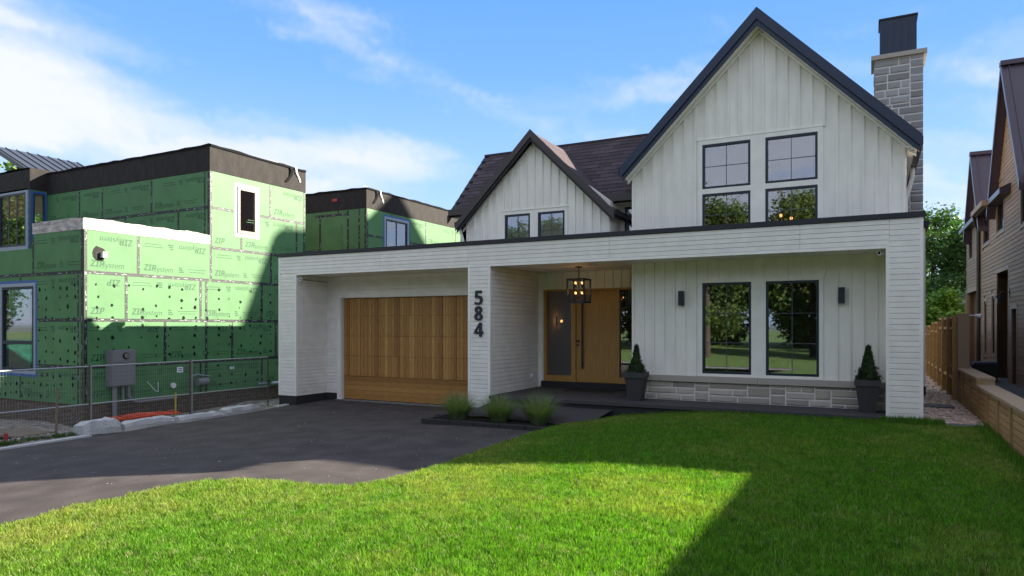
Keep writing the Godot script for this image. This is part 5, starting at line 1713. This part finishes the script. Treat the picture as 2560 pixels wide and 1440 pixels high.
# ---------------------------------------------------------------- building site on the left
func make_building_site() -> void:
	var r := RandomNumberGenerator.new()
	r.seed = 12
	# quarried stones along the driveway edge
	var rocks := [[-14.68, -8.92, 0.80, 0.33, 0.46, "largest pale rock at the near end of the row along the driveway"], [-14.64, -10.02, 1.22, 0.22, 0.34, "long flat pale rock beside the large rock along the driveway"], [-14.62, -11.36, 1.18, 0.17, 0.32, "thin pale rock third in the row along the driveway"], [-14.66, -12.62, 1.12, 0.21, 0.36, "pale slab rock at the garage end of the driveway row"]]
	for k: Array in rocks:
		var o := put(self, "armour_stone", block_mesh(k[2], k[3], k[4], r), M.limestone, Transform3D(Basis(Vector3.UP, PI / 2 + r.randf_range(-0.08, 0.08)), Vector3(k[0], drive_y(k[0], k[1]) - 0.03, k[1])))
		tag(o, k[5], "rock", "quarried rocks along the driveway")
	# low concrete edging of the driveway
	var st := new_st()
	for s in [[-8.6, 4.0], [-15.6, -13.6]]:
		var n := 8
		for i in n:
			var a := lerpf(s[0], s[1], float(i) / n)
			var b := lerpf(s[0], s[1], float(i + 1) / n)
			var ya := drive_y(-14.4, a) + 0.035
			var yb := drive_y(-14.4, b) + 0.035
			quad(st, Vector3(-14.52, ya, a), Vector3(-14.36, ya, a), Vector3(-14.36, yb, b), Vector3(-14.52, yb, b), Vector3.UP)
			quad(st, Vector3(-14.36, ya - 0.15, a), Vector3(-14.36, ya, a), Vector3(-14.36, yb, b), Vector3(-14.36, yb - 0.15, b), Vector3(1, 0, 0))
	tag(put(self, "kerb_edging", done(st), M.limestone), "low concrete edging along the driveway beside the site fence", "kerb")
	# site fence: three panels of steel tube and wire
	var ends := [[-5.6, -9.28, "nearest the street"], [-9.32, -11.86, "in front of the grey meter box"], [-11.92, -14.45, "nearest the garage"]]
	for e: Array in ends:
		var F := thing("site_fence", "wire site fence panel with galvanised tube frame " + e[2], "fence", Vector3(-15.6, -0.75, (e[0] + e[1]) / 2))
		var h: float = absf(e[1] - e[0]) / 2
		var lo := 0.0
		for s in [-1.0, 1.0]:
			st = new_st()
			bar(st, Vector3(0, lo, s * h), Vector3(0, 1.60, s * h), 0.022)
			put(F, "post", done(st), M.galvanised if s * (e[0] - e[1]) > 0 else M.rusty_steel)
		for y in [0.72, 1.57]:
			st = new_st()
			bar(st, Vector3(0, y, -h), Vector3(0, y, h), 0.017)
			put(F, "rail", done(st), M.galvanised)
		st = new_st()
		var n := int(h * 2 / 0.055)
		for i in n:
			var z := lerpf(-h, h, float(i) / n)
			sbox(st, Vector3(-0.0012, 0.05, z - 0.0012), Vector3(0.0012, 1.57, z + 0.0012))
		for i in 16:
			var y := 0.06 + i * 0.1
			sbox(st, Vector3(-0.0012, y - 0.0012, -h), Vector3(0.0012, y + 0.0012, h))
		put(F, "wire_mesh", done(st), M.galvanised).set_meta("kind", "stuff")
	for s in [[Vector3(-15.57, 0.55, -11.55), 0.17, 0.14, "white notice with blue print on site fence near the middle post"], [Vector3(-15.57, 0.55, -13.15), 0.14, 0.06, "small white notice on the site fence nearest the garage"]]:
		var sg := thing("notice", s[3], "sign", s[0])
		box(sg, "plate", M.white_plastic, Vector3(0, 0, -s[1] / 2), Vector3(0.006, s[2], s[1] / 2))
		for i in 2:
			box(sg, "print", M.blue_tape, Vector3(0.0062, s[2] * (0.25 + 0.35 * i), -s[1] * 0.35), Vector3(0.008, s[2] * (0.4 + 0.35 * i), s[1] * 0.3))
	# meter box with conduits
	var B := thing("meter_box", "grey electric meter cabinet with round dial and conduits on green wall", "cabinet", Vector3(-17.98, -0.85, -11.46))
	box(B, "cabinet", M.utility_grey, Vector3(0.0, 0.98, -0.33), Vector3(0.26, 1.94, 0.33))
	box(B, "cover", M.utility_grey, Vector3(0.26, 1.0, -0.31), Vector3(0.275, 1.60, 0.31))
	box(B, "upper_cover", M.utility_grey, Vector3(0.26, 1.615, -0.31), Vector3(0.275, 1.92, 0.31))
	st = new_st()
	bar(st, Vector3(0.27, 1.78, -0.05), Vector3(0.30, 1.78, -0.05), 0.095, 0.09, 20)
	put(B, "dial_rim", done(st), M.rubber)
	st = new_st()
	bar(st, Vector3(0.29, 1.78, -0.05), Vector3(0.33, 1.78, -0.05), 0.065, 0.06, 20)
	put(B, "dial_glass", done(st), M.window_grey)
	st = new_st()
	bar(st, Vector3(0.13, -0.1, 0.17), Vector3(0.13, 0.98, 0.17), 0.062, 0.062, 12)
	put(B, "conduit", done(st), M.utility_grey)
	st = new_st()
	path_tube(st, [Vector3(0.13, 0.98, -0.06), Vector3(0.13, 0.55, -0.06)], 0.035, 10)
	put(B, "conduit", done(st), M.utility_grey)
	st = new_st()
	path_tube(st, [Vector3(0.13, 0.98, -0.22), Vector3(0.13, 0.66, -0.22), Vector3(0.13, 0.54, -0.32), Vector3(0.12, 0.49, -0.5), Vector3(0.1, 0.5, -1.7)], 0.04, 10)
	put(B, "conduit", done(st), M.utility_grey)
	# gas meter
	var Gm := thing("gas_meter", "grey gas meter and pipework low on the green wall", "meter", Vector3(-17.95, -0.4, -13.9))
	st = new_st()
	bar(st, Vector3(0.12, 0.45, 0.1), Vector3(0.12, 0.45, -0.25), 0.12, 0.12, 12)
	put(Gm, "drum", done(st), M.utility_grey)
	st = new_st()
	path_tube(st, [Vector3(0.12, -0.4, 0.35), Vector3(0.12, 0.62, 0.35), Vector3(0.12, 0.68, 0.1), Vector3(0.12, 0.6, -0.35), Vector3(0.02, 0.6, -0.4)], 0.022, 8)
	put(Gm, "pipe", done(st), M.galvanised)
	st = new_st()
	bar(st, Vector3(0.12, 0.25, 0.35), Vector3(0.2, 0.25, 0.35), 0.05, 0.05, 10)
	put(Gm, "regulator", done(st), M.galvanised)
	# orange netting, yellow riser, white wall stubs
	st = new_st()
	for i in 30:
		var z := -9.9 - i * 0.055
		path_tube(st, [Vector3(-16.2, -0.52, z), Vector3(-15.85, -0.44 + 0.03 * sin(i * 0.9), z), Vector3(-15.5, -0.47, z - 0.02)], 0.011, 5)
	for i in 9:
		var x := -16.2 + i * 0.085
		path_tube(st, [Vector3(x, -0.50 + 0.03 * (i % 3), -9.9), Vector3(x, -0.44, -10.8), Vector3(x, -0.48, -11.5)], 0.011, 5)
	tag(put(self, "orange_netting", done(st), M.orange_plastic), "crumpled orange plastic netting lying behind the pale rocks", "netting")
	st = new_st()
	bar(st, Vector3(0, 0, 0), Vector3(0, 0.62, 0), 0.02, 0.02, 8)
	tag(put(self, "gas_riser", done(st), M.yellow_plastic, Transform3D(Basis(), Vector3(-16.9, -0.72, -12.4))), "yellow plastic riser pipe standing below the green wall", "pipe")
	for s in [[-16.35, 0.35, "dark"], [-17.0, 0.42, "pale"]]:
		st = new_st()
		bar(st, Vector3(0, 0, s[1] / 2), Vector3(0, 0, -s[1] / 2), 0.05, 0.05, 12)
		tag(put(self, "wall_pipe", done(st), M.pvc if s[2] == "pale" else M.utility_grey, Transform3D(Basis(), Vector3(-17.92, -0.2, s[0]))), "%s short pipe fixed along the foot of the green wall" % s[2], "pipe")
	st = new_st()
	path_tube(st, [Vector3(0.03, 0.32, 0.2), Vector3(0.1, 0.05, 0.0), Vector3(0.14, 0.02, -0.06), Vector3(0.05, 0.28, -0.12)], 0.009, 6)
	tag(put(self, "loose_cable", done(st), M.white_plastic, Transform3D(Basis(), Vector3(-18, -0.15, -12.5))), "white loose cable ends sticking out of the green wall", "cable")
	st = new_st()
	bar(st, Vector3(0, 0, 0), Vector3(0.05, 0, 0), 0.08, 0.08, 14)
	tag(put(self, "hose_flange", done(st), M.white_plastic, Transform3D(Basis(), Vector3(-17.98, 0.0, -13.1))), "round white pipe flange on the green wall above the conduit", "pipe")
	# stake, slabs, pipe and peg
	st = new_st()
	bar(st, Vector3(0, 0, 0), Vector3(-0.12, 1.02, -0.1), 0.028, 0.025, 6)
	tag(put(self, "wooden_stake", done(st), M.plywood, Transform3D(Basis(), Vector3(-15.2, -0.62, -8.35))), "leaning wooden stake beside the site fence", "stake")
	var slabs := [[-16.9, -8.55, 1.1, 0.8, 0.1, "flat plywood sheet on the dirt nearer the fence"], [-18.1, -8.75, 1.2, 0.7, -0.15, "flat plywood sheet on the dirt nearer the foundation"]]
	for s: Array in slabs:
		st = new_st()
		sbox(st, Vector3(-s[2] / 2, 0, -s[3] / 2), Vector3(s[2] / 2, 0.04, s[3] / 2))
		tag(put(self, "ground_board", done(st), M.plywood, Transform3D(Basis(Vector3.UP, s[4]), Vector3(s[0], -0.70 if s[0] > -17.5 else -0.82, s[1]))), s[5], "board")
	st = new_st()
	bar(st, Vector3(0, 0, 0), Vector3(0, 0.42, 0), 0.09, 0.09, 14)
	tag(put(self, "drain_pipe", done(st), M.pvc, Transform3D(Basis(), Vector3(-20.0, -0.9, -8.8))), "pale blue drain pipe standing up from the dirt", "pipe")
	st = new_st()
	bar(st, Vector3(0, 0, 0), Vector3(0, 0.2, 0), 0.035, 0.035, 8)
	tag(put(self, "survey_peg", done(st), M.red_paint, Transform3D(Basis(), Vector3(-15.4, -0.62, -7.5))), "red survey peg in the dirt by the fence", "peg")
	# grit and dry leaves on the driveway
	var dx := []
	var dc := []
	for i in 520:
		var x := r.randf_range(-14.2, -6.2)
		var z := r.randf_range(-15.0, -5.5)
		if x > -8.6 and z > -7.2:
			continue
		var s := r.randf_range(0.004, 0.010) if r.randf() < 0.96 else r.randf_range(0.014, 0.022)
		dx.append(Transform3D(Basis.from_euler(Vector3(r.randf() * 0.4, r.randf() * 6, r.randf() * 0.4)).scaled(Vector3(s, s * 0.5, s)), Vector3(x, drive_y(x, z) + s * 0.2, z)))
		var v := r.randf_range(0.5, 1.2)
		dc.append(Color(0.45 * v, 0.40 * v, 0.33 * v))
	var dg := multi(self, "driveway_grit", rock_mesh(r), M.pebble, dx, dc)
	dg.set_meta("kind", "stuff")
	tag(dg, "loose pale grit scattered over the dark driveway", "grit")
	# stones and weeds along the fence foot
	var xs := []
	var cs := []
	for i in 3200:
		var s := r.randf_range(0.008, 0.04) * (0.6 + 0.4 * r.randf())
		var x := r.randf_range(-18.0, -15.1)
		var z := r.randf_range(-16.0, -3.0)
		xs.append(Transform3D(Basis.from_euler(Vector3(r.randf(), r.randf() * 6, r.randf())).scaled(Vector3.ONE * s), Vector3(x, -0.87 + 0.12 * smoothstep(-12.0, -17.0, z) + 0.30 * smoothstep(-17.4, -15.3, x), z)))
		var v := r.randf_range(0.6, 1.3)
		cs.append(Color(0.42 * v, 0.39 * v, 0.36 * v))
	var g := multi(self, "site_rubble", rock_mesh(r), M.pebble, xs, cs)
	g.set_meta("kind", "stuff")
	tag(g, "scattered small stones on the dirt of the building site", "rubble")
	var wx := []
	var wc := []
	for i in 420:
		var c: Vector3 = [Vector3(-14.95, -0.58, -7.9), Vector3(-14.85, -0.58, -8.55), Vector3(-14.9, -0.58, -7.2)][r.randi() % 3]
		wx.append(Transform3D(Basis.from_euler(Vector3(r.randf_range(-0.7, 0.7), r.randf() * TAU, r.randf_range(-0.7, 0.7))).scaled(Vector3(1, r.randf_range(1.0, 2.0), 1)), c + Vector3(r.randfn() * 0.1, 0.02, r.randfn() * 0.25)))
		var v := r.randf_range(0.6, 1.2)
		wc.append(Color(0.06 * v, 0.12 * v, 0.025 * v))
	var w := multi(self, "weeds", tuft_mesh(3, 6, 0.03, 0.05), M.blade, wx, wc)
	w.set_meta("kind", "stuff")
	tag(w, "low green weeds at the foot of the site fence", "weeds")

# ---------------------------------------------------------------- planting
func tuft_mesh(seed_: int, n: int, spread: float, tall: float, wide := 0.0026) -> ArrayMesh:
	var r := RandomNumberGenerator.new()
	r.seed = seed_
	var st := new_st()
	for i in n:
		var a := r.randf() * TAU
		var root := Vector3(r.randf_range(-spread, spread), -0.01, r.randf_range(-spread, spread))
		var lean := Vector3(cos(a), 0, sin(a)) * r.randf_range(0.1, 0.75)
		var h := tall * r.randf_range(0.6, 1.15)
		var side := Vector3(-sin(a), 0, cos(a)).rotated(Vector3.UP, r.randf_range(-0.8, 0.8)) * wide * r.randf_range(0.7, 1.3)
		var mid := root + Vector3(lean.x * h * 0.35, h * 0.6, lean.z * h * 0.35)
		var tip := root + Vector3(lean.x * h, h, lean.z * h)
		var v := r.randf_range(0.45, 1.5)
		var col := Color(v * r.randf_range(0.9, 1.25), v, v * r.randf_range(0.7, 1.3))
		var nn := side.cross(mid - root).normalized()
		quad(st, root - side, root + side, mid + side * 0.8, mid - side * 0.8, nn, col)
		tri(st, mid - side * 0.8, mid + side * 0.8, tip, nn, col)
	return done(st)

func make_planting() -> void:
	# mulch bed with its dark edging
	structure("mulch_bed", sheet(PackedVector2Array([Vector2(-8.1, -12.1), Vector2(-5.45, -12.15), Vector2(-5.4, -12.75), Vector2(-7.92, -13.05), Vector2(-8.5, -14.0), Vector2(-8.55, -12.6)]), 0.25, func(x, z): return -0.25 + 0.02 * sin(x * 9) * sin(z * 8)), M.mulch)
	var E := thing("bed_edging", "low dark stone edging in front of the ornamental grasses", "edging", Vector3(-6.8, -0.45, -12.1))
	for i in 5:
		var a := -1.55 + i * 0.58
		box(E, "edging_stone", M.black_base, Vector3(a, 0, -0.08 - 0.01 * i), Vector3(a + 0.57, 0.21 + 0.004 * (i % 2), 0.06 - 0.01 * i))
	box(E, "edging_stone", M.black_base, Vector3(-1.7, 0, -1.0), Vector3(-1.56, 0.21, 0.03))
	var r := RandomNumberGenerator.new()
	r.seed = 31
	var spots := [[-7.86, -12.55, 0.62, "ornamental grass clump in front of the garage door corner"], [-6.88, -12.58, 0.62, "ornamental grass clump at the middle of the mulch bed"], [-5.98, -12.62, 0.68, "ornamental grass clump at the lawn end of the mulch bed"]]
	for s: Array in spots:
		var t := thing("ornamental_grass", s[3], "plant", Vector3(s[0], -0.26, s[1]), "ornamental grasses in the bed")
		var st := new_st()
		for i in 1300:
			var a := r.randf() * TAU
			var out := pow(r.randf(), 0.7)
			var root := Vector3(cos(a), 0, sin(a)) * 0.17 * sqrt(r.randf())
			var len_: float = s[2] * 1.05 * r.randf_range(0.55, 1.12)
			var reach := out * (0.52 + 0.14 * absf(sin(a * 1.5 + s[0])))
			var side := Vector3(-sin(a), 0, cos(a)) * r.randf_range(0.003, 0.006)
			var last := root
			var v := r.randf_range(0.6, 1.3)
			var dry := r.randf() < 0.16
			var col := Color(0.30 * v, 0.26 * v, 0.11 * v) if dry else Color(0.25 * v, 0.33 * v, 0.18 * v)
			for k in range(1, 5):
				var u := k / 4.0
				var p := root + Vector3(cos(a) * reach * pow(u, 1.6), len_ * (u - 0.42 * out * u * u), sin(a) * reach * pow(u, 1.6))
				var w0 := side * (1.0 - (k - 1) / 4.6)
				var w1 := side * (1.0 - k / 4.6)
				quad(st, last - w0, last + w0, p + w1, p - w1, side.cross(p - last), col)
				last = p
		put(t, "blades", done(st), M.blade)

func make_lawn_grass() -> void:
	var r := RandomNumberGenerator.new()
	r.seed = 7
	var big := FastNoiseLite.new()
	big.seed = 3
	big.frequency = 0.22
	big.fractal_octaves = 3
	var small := FastNoiseLite.new()
	small.seed = 9
	small.frequency = 1.6
	for kind in 2:
		var xs := []
		var cs := []
		var n := 78000
		for i in n:
			# more tufts where the lawn is near the camera
			var z := -1.6 - 12.7 * pow(r.randf(), 0.95)
			var x := r.randf_range(-8.8, 1.76)
			if not Geometry2D.is_point_in_polygon(Vector2(x + r.randf_range(-0.05, 0.05), z + r.randf_range(-0.05, 0.05)), lawn_poly):
				continue
			# out of the camera's reach on the left
			if x < -8.0 and z > -3.2:
				continue
			var b := big.get_noise_2d(x, z)
			var s := small.get_noise_2d(x, z)
			var tall := r.randf_range(0.75, 1.25) * (1.0 + 0.25 * s)
			xs.append(Transform3D(Basis(Vector3.UP, r.randf() * TAU).rotated(Vector3(1, 0, 0), r.randf_range(-0.25, 0.25)).scaled(Vector3(1.0, tall, 1.0)), Vector3(x, lawn_y(x, z), z)))
			var v := r.randf_range(0.55, 1.45)
			var dry := clampf(0.10 + 1.0 * b + 0.5 * s + 0.35 * smoothstep(-4.5, -8.0, x), 0.0, 1.0)
			var c := Vector3(0.19, 0.43, 0.044).lerp(Vector3(0.55, 0.57, 0.17), dry * 0.75)
			if r.randf() < 0.05:
				c = Vector3(0.5, 0.5, 0.28)
			cs.append(Color(c.x * v, c.y * v, c.z * v))
		for i in 1100:
			# the mower misses a strip at the foot of the column, the porch and the timber wall
			var side := r.randi() % 3
			var x := r.randf_range(-4.7, 0.2) if side == 0 else r.randf_range(0.15, 1.1) if side == 1 else 1.72 - absf(r.randfn()) * 0.07
			var z := -13.93 + absf(r.randfn()) * 0.07 if side < 2 else r.randf_range(-13.8, -5.0)
			var tall := r.randf_range(1.1, 1.9) if side == 0 else r.randf_range(1.5, 3.0)
			xs.append(Transform3D(Basis(Vector3.UP, r.randf() * TAU).scaled(Vector3(1.0, tall, 1.0)), Vector3(x, lawn_y(x, z), z)))
			var v := r.randf_range(0.6, 1.3)
			cs.append(Color(0.17 * v, 0.37 * v, 0.05 * v))
		var o := multi(self, "grass", tuft_mesh(20 + kind, 10, 0.045, 0.058 + 0.012 * kind, 0.0031), M.blade, xs, cs)
		o.set_meta("kind", "stuff")
		tag(o, "mown green grass blades of the front lawn" if kind == 0 else "taller mown grass blades mixed through the front lawn", "grass")

# ---------------------------------------------------------------- trees
func leaf_mesh(seed_: int, n: int, size: float, spread: float) -> ArrayMesh:
	var r := RandomNumberGenerator.new()
	r.seed = seed_
	var st := new_st()
	for i in n:
		var c := Vector3(r.randfn(), r.randfn(), r.randfn()) * spread
		var b := Basis.from_euler(Vector3(r.randf_range(-1.0, 1.0), r.randf() * TAU, r.randf_range(-0.8, 0.8)))
		var l := size * r.randf_range(0.7, 1.2)
		var v := r.randf_range(0.75, 1.2)
		var nn := b.y
		quad(st, c - b.x * l * 0.5, c + b.z * l * 0.32, c + b.x * l * 0.5, c - b.z * l * 0.32, nn, Color(v, v, v))
	return done(st)

func tree(called: String, label: String, at: Vector3, tall: float, wide: float, n: int, tint: Color, seed_: int, leaf := 0.17, group := "", low := 0.28) -> void:
	var t := thing(called, label, "tree", at, group)
	var r := RandomNumberGenerator.new()
	r.seed = seed_
	var st := new_st()
	var tops := []
	var p := Vector3.ZERO
	var q := Vector3(r.randf_range(-0.2, 0.2), tall * 0.4, r.randf_range(-0.2, 0.2))
	var rad := tall * 0.02 + 0.03
	bar(st, p - Vector3(0, 0.3, 0), q, rad, rad * 0.7, 9)
	bar(st, q, Vector3(q.x * 1.5, tall * 0.85, q.z), rad * 0.7, rad * 0.15, 8)
	for i in 9:
		var a := TAU * i / 9 + r.randf_range(-0.3, 0.3)
		var h := tall * r.randf_range(0.28, 0.7)
		var s := Vector3(q.x * h / tall, h, q.z * h / tall)
		var e := s + Vector3(cos(a) * wide * r.randf_range(0.5, 0.85), tall * r.randf_range(0.08, 0.24), sin(a) * wide * r.randf_range(0.5, 0.85))
		bar(st, s, e, rad * 0.42, rad * 0.1, 6)
		tops.append(e)
	put(t, "trunk", done(st), M.bark)
	var lobes := []
	for e: Vector3 in tops:
		lobes.append([e, wide * r.randf_range(0.28, 0.45)])
	for i in 10:
		var h := r.randf_range(low + 0.05, 0.97)
		var k := sqrt(maxf(0.05, 1.0 - pow((h - 0.55) / 0.5, 2.0)))
		var a := r.randf() * TAU
		lobes.append([Vector3(cos(a) * wide * 0.55 * k, h * tall, sin(a) * wide * 0.55 * k), wide * r.randf_range(0.25, 0.42)])
	lobes.append([Vector3(0, tall * 0.9, 0), wide * 0.34])
	var xs := []
	var cs := []
	for i in n:
		var l: Array = lobes[r.randi() % lobes.size()]
		var d := Vector3(r.randfn(), r.randfn() * 0.8, r.randfn()).normalized()
		var pos: Vector3 = l[0] + d * l[1] * pow(r.randf(), 0.4) * r.randf_range(0.8, 1.12)
		xs.append(Transform3D(Basis.from_euler(Vector3(r.randf_range(-0.6, 0.6), r.randf() * TAU, r.randf_range(-0.6, 0.6))).scaled(Vector3.ONE * r.randf_range(0.7, 1.3)), pos))
		var v := r.randf_range(0.65, 1.3)
		cs.append(Color(tint.r * v * r.randf_range(0.85, 1.2), tint.g * v, tint.b * v))
	multi(t, "crown", leaf_mesh(seed_ + 1, 7, leaf, leaf * 0.9), M.leaf, xs, cs).set_meta("kind", "stuff")

func make_trees() -> void:
	var deep := Color(0.12, 0.215, 0.075)
	var fresh := Color(0.13, 0.21, 0.05)
	tree("broadleaf_tree", "tall dark green tree rising between the white house and brown house", Vector3(3.5, -0.1, -48), 8.9, 3.3, 3600, deep, 101, 0.2, "", 0.1)
	tree("broadleaf_tree", "yellow green tree behind the far corner of the brown house", Vector3(7.2, -0.1, -53), 8.8, 3.6, 4200, Color(0.20, 0.23, 0.05), 102, 0.2)
	tree("broadleaf_tree", "dark tree further back behind the pale outbuilding", Vector3(2.2, -0.1, -60), 9.2, 4.2, 3600, deep, 103, 0.22, "", 0.08)
	tree("garden_bush", "bright green sunlit bush over the far end of the board fence", Vector3(2.35, -0.1, -31.5), 2.95, 1.2, 3200, Color(0.17, 0.32, 0.05), 104, 0.13, "", 0.1)
	tree("broadleaf_tree", "pale green treetop showing above the charcoal metal roof", Vector3(-46.5, -1, -25), 12.9, 3.4, 4200, fresh, 105, 0.3)

func make_across_street() -> void:
	# trees on the far side of the street: seen mirrored in the windows
	var spots := [[-26.0, 25.0, 12.0, 4.4], [-11.5, 25.0, 12.8, 4.4], [-4.0, 28.0, 13.2, 4.4], [0.5, 24.0, 9.0, 3.6], [8.0, 30.0, 11.5, 4.6], [-32.0, 30.0, 12.0, 4.6], [-41.0, 20.0, 10.0, 4.2], [-50.0, 14.0, 11.0, 4.2], [-18.0, 38.0, 12.5, 5.0], [3.0, 42.0, 13.0, 5.2], [-60.0, 24.0, 13.0, 5.0], [15.0, 22.0, 10.0, 4.0], [-50.0, 0.0, 13.0, 4.6], [-60.0, 5.0, 15.0, 5.0], [-45.0, 6.0, 10.0, 3.8]]
	var words := ["slender", "young", "broad", "spreading", "tall", "dark", "rounded", "street corner", "distant", "furthest", "outlying", "eastern", "site corner", "towering", "low crowned"]
	for i in spots.size():
		var s: Array = spots[i]
		tree("street_tree", "%s leafy tree mirrored in the windows from across the street" % words[i], Vector3(s[0], -0.9, s[1]), s[2], s[3], 4200, Color(0.075, 0.12, 0.028) if i % 3 else Color(0.05, 0.09, 0.03), 300 + i, 0.26, "trees across the street", 0.12)
	var rows := ["first", "second", "third", "fourth", "fifth", "sixth", "seventh", "eighth", "ninth", "tenth", "eleventh", "twelfth"]
	for i in 12:
		tree("back_tree", "%s tree of the tall back row across the street, counted from the skip side" % rows[i], Vector3(-74.0 + i * 8.6, -0.6, 46.0 + 4.0 * (i % 2)), 9.5 + 2.0 * ((i * 7) % 3), 5.2, 3000, Color(0.06, 0.10, 0.028) if i % 2 else Color(0.09, 0.12, 0.03), 400 + i, 0.5, "back row of trees across the street", 0.03)
	var D := thing("skip_bin", "green steel skip standing on the building site toward the street", "skip", Vector3(-36.0, -0.9, -4.0))
	var st := new_st()
	prism(st, [Vector2(-3.0, 0), Vector2(3.0, 0), Vector2(3.2, 1.9), Vector2(-3.2, 1.9)], -1.1, 1.1)
	put(D, "body", done(st), M.green_bin)
	for i in 6:
		box(D, "rib", M.green_bin, Vector3(-2.7 + i * 1.05, 0.1, -1.16), Vector3(-2.6 + i * 1.05, 1.85, -1.1))
	box(D, "rim", M.green_bin, Vector3(-3.25, 1.85, -1.17), Vector3(3.25, 1.97, 1.17))
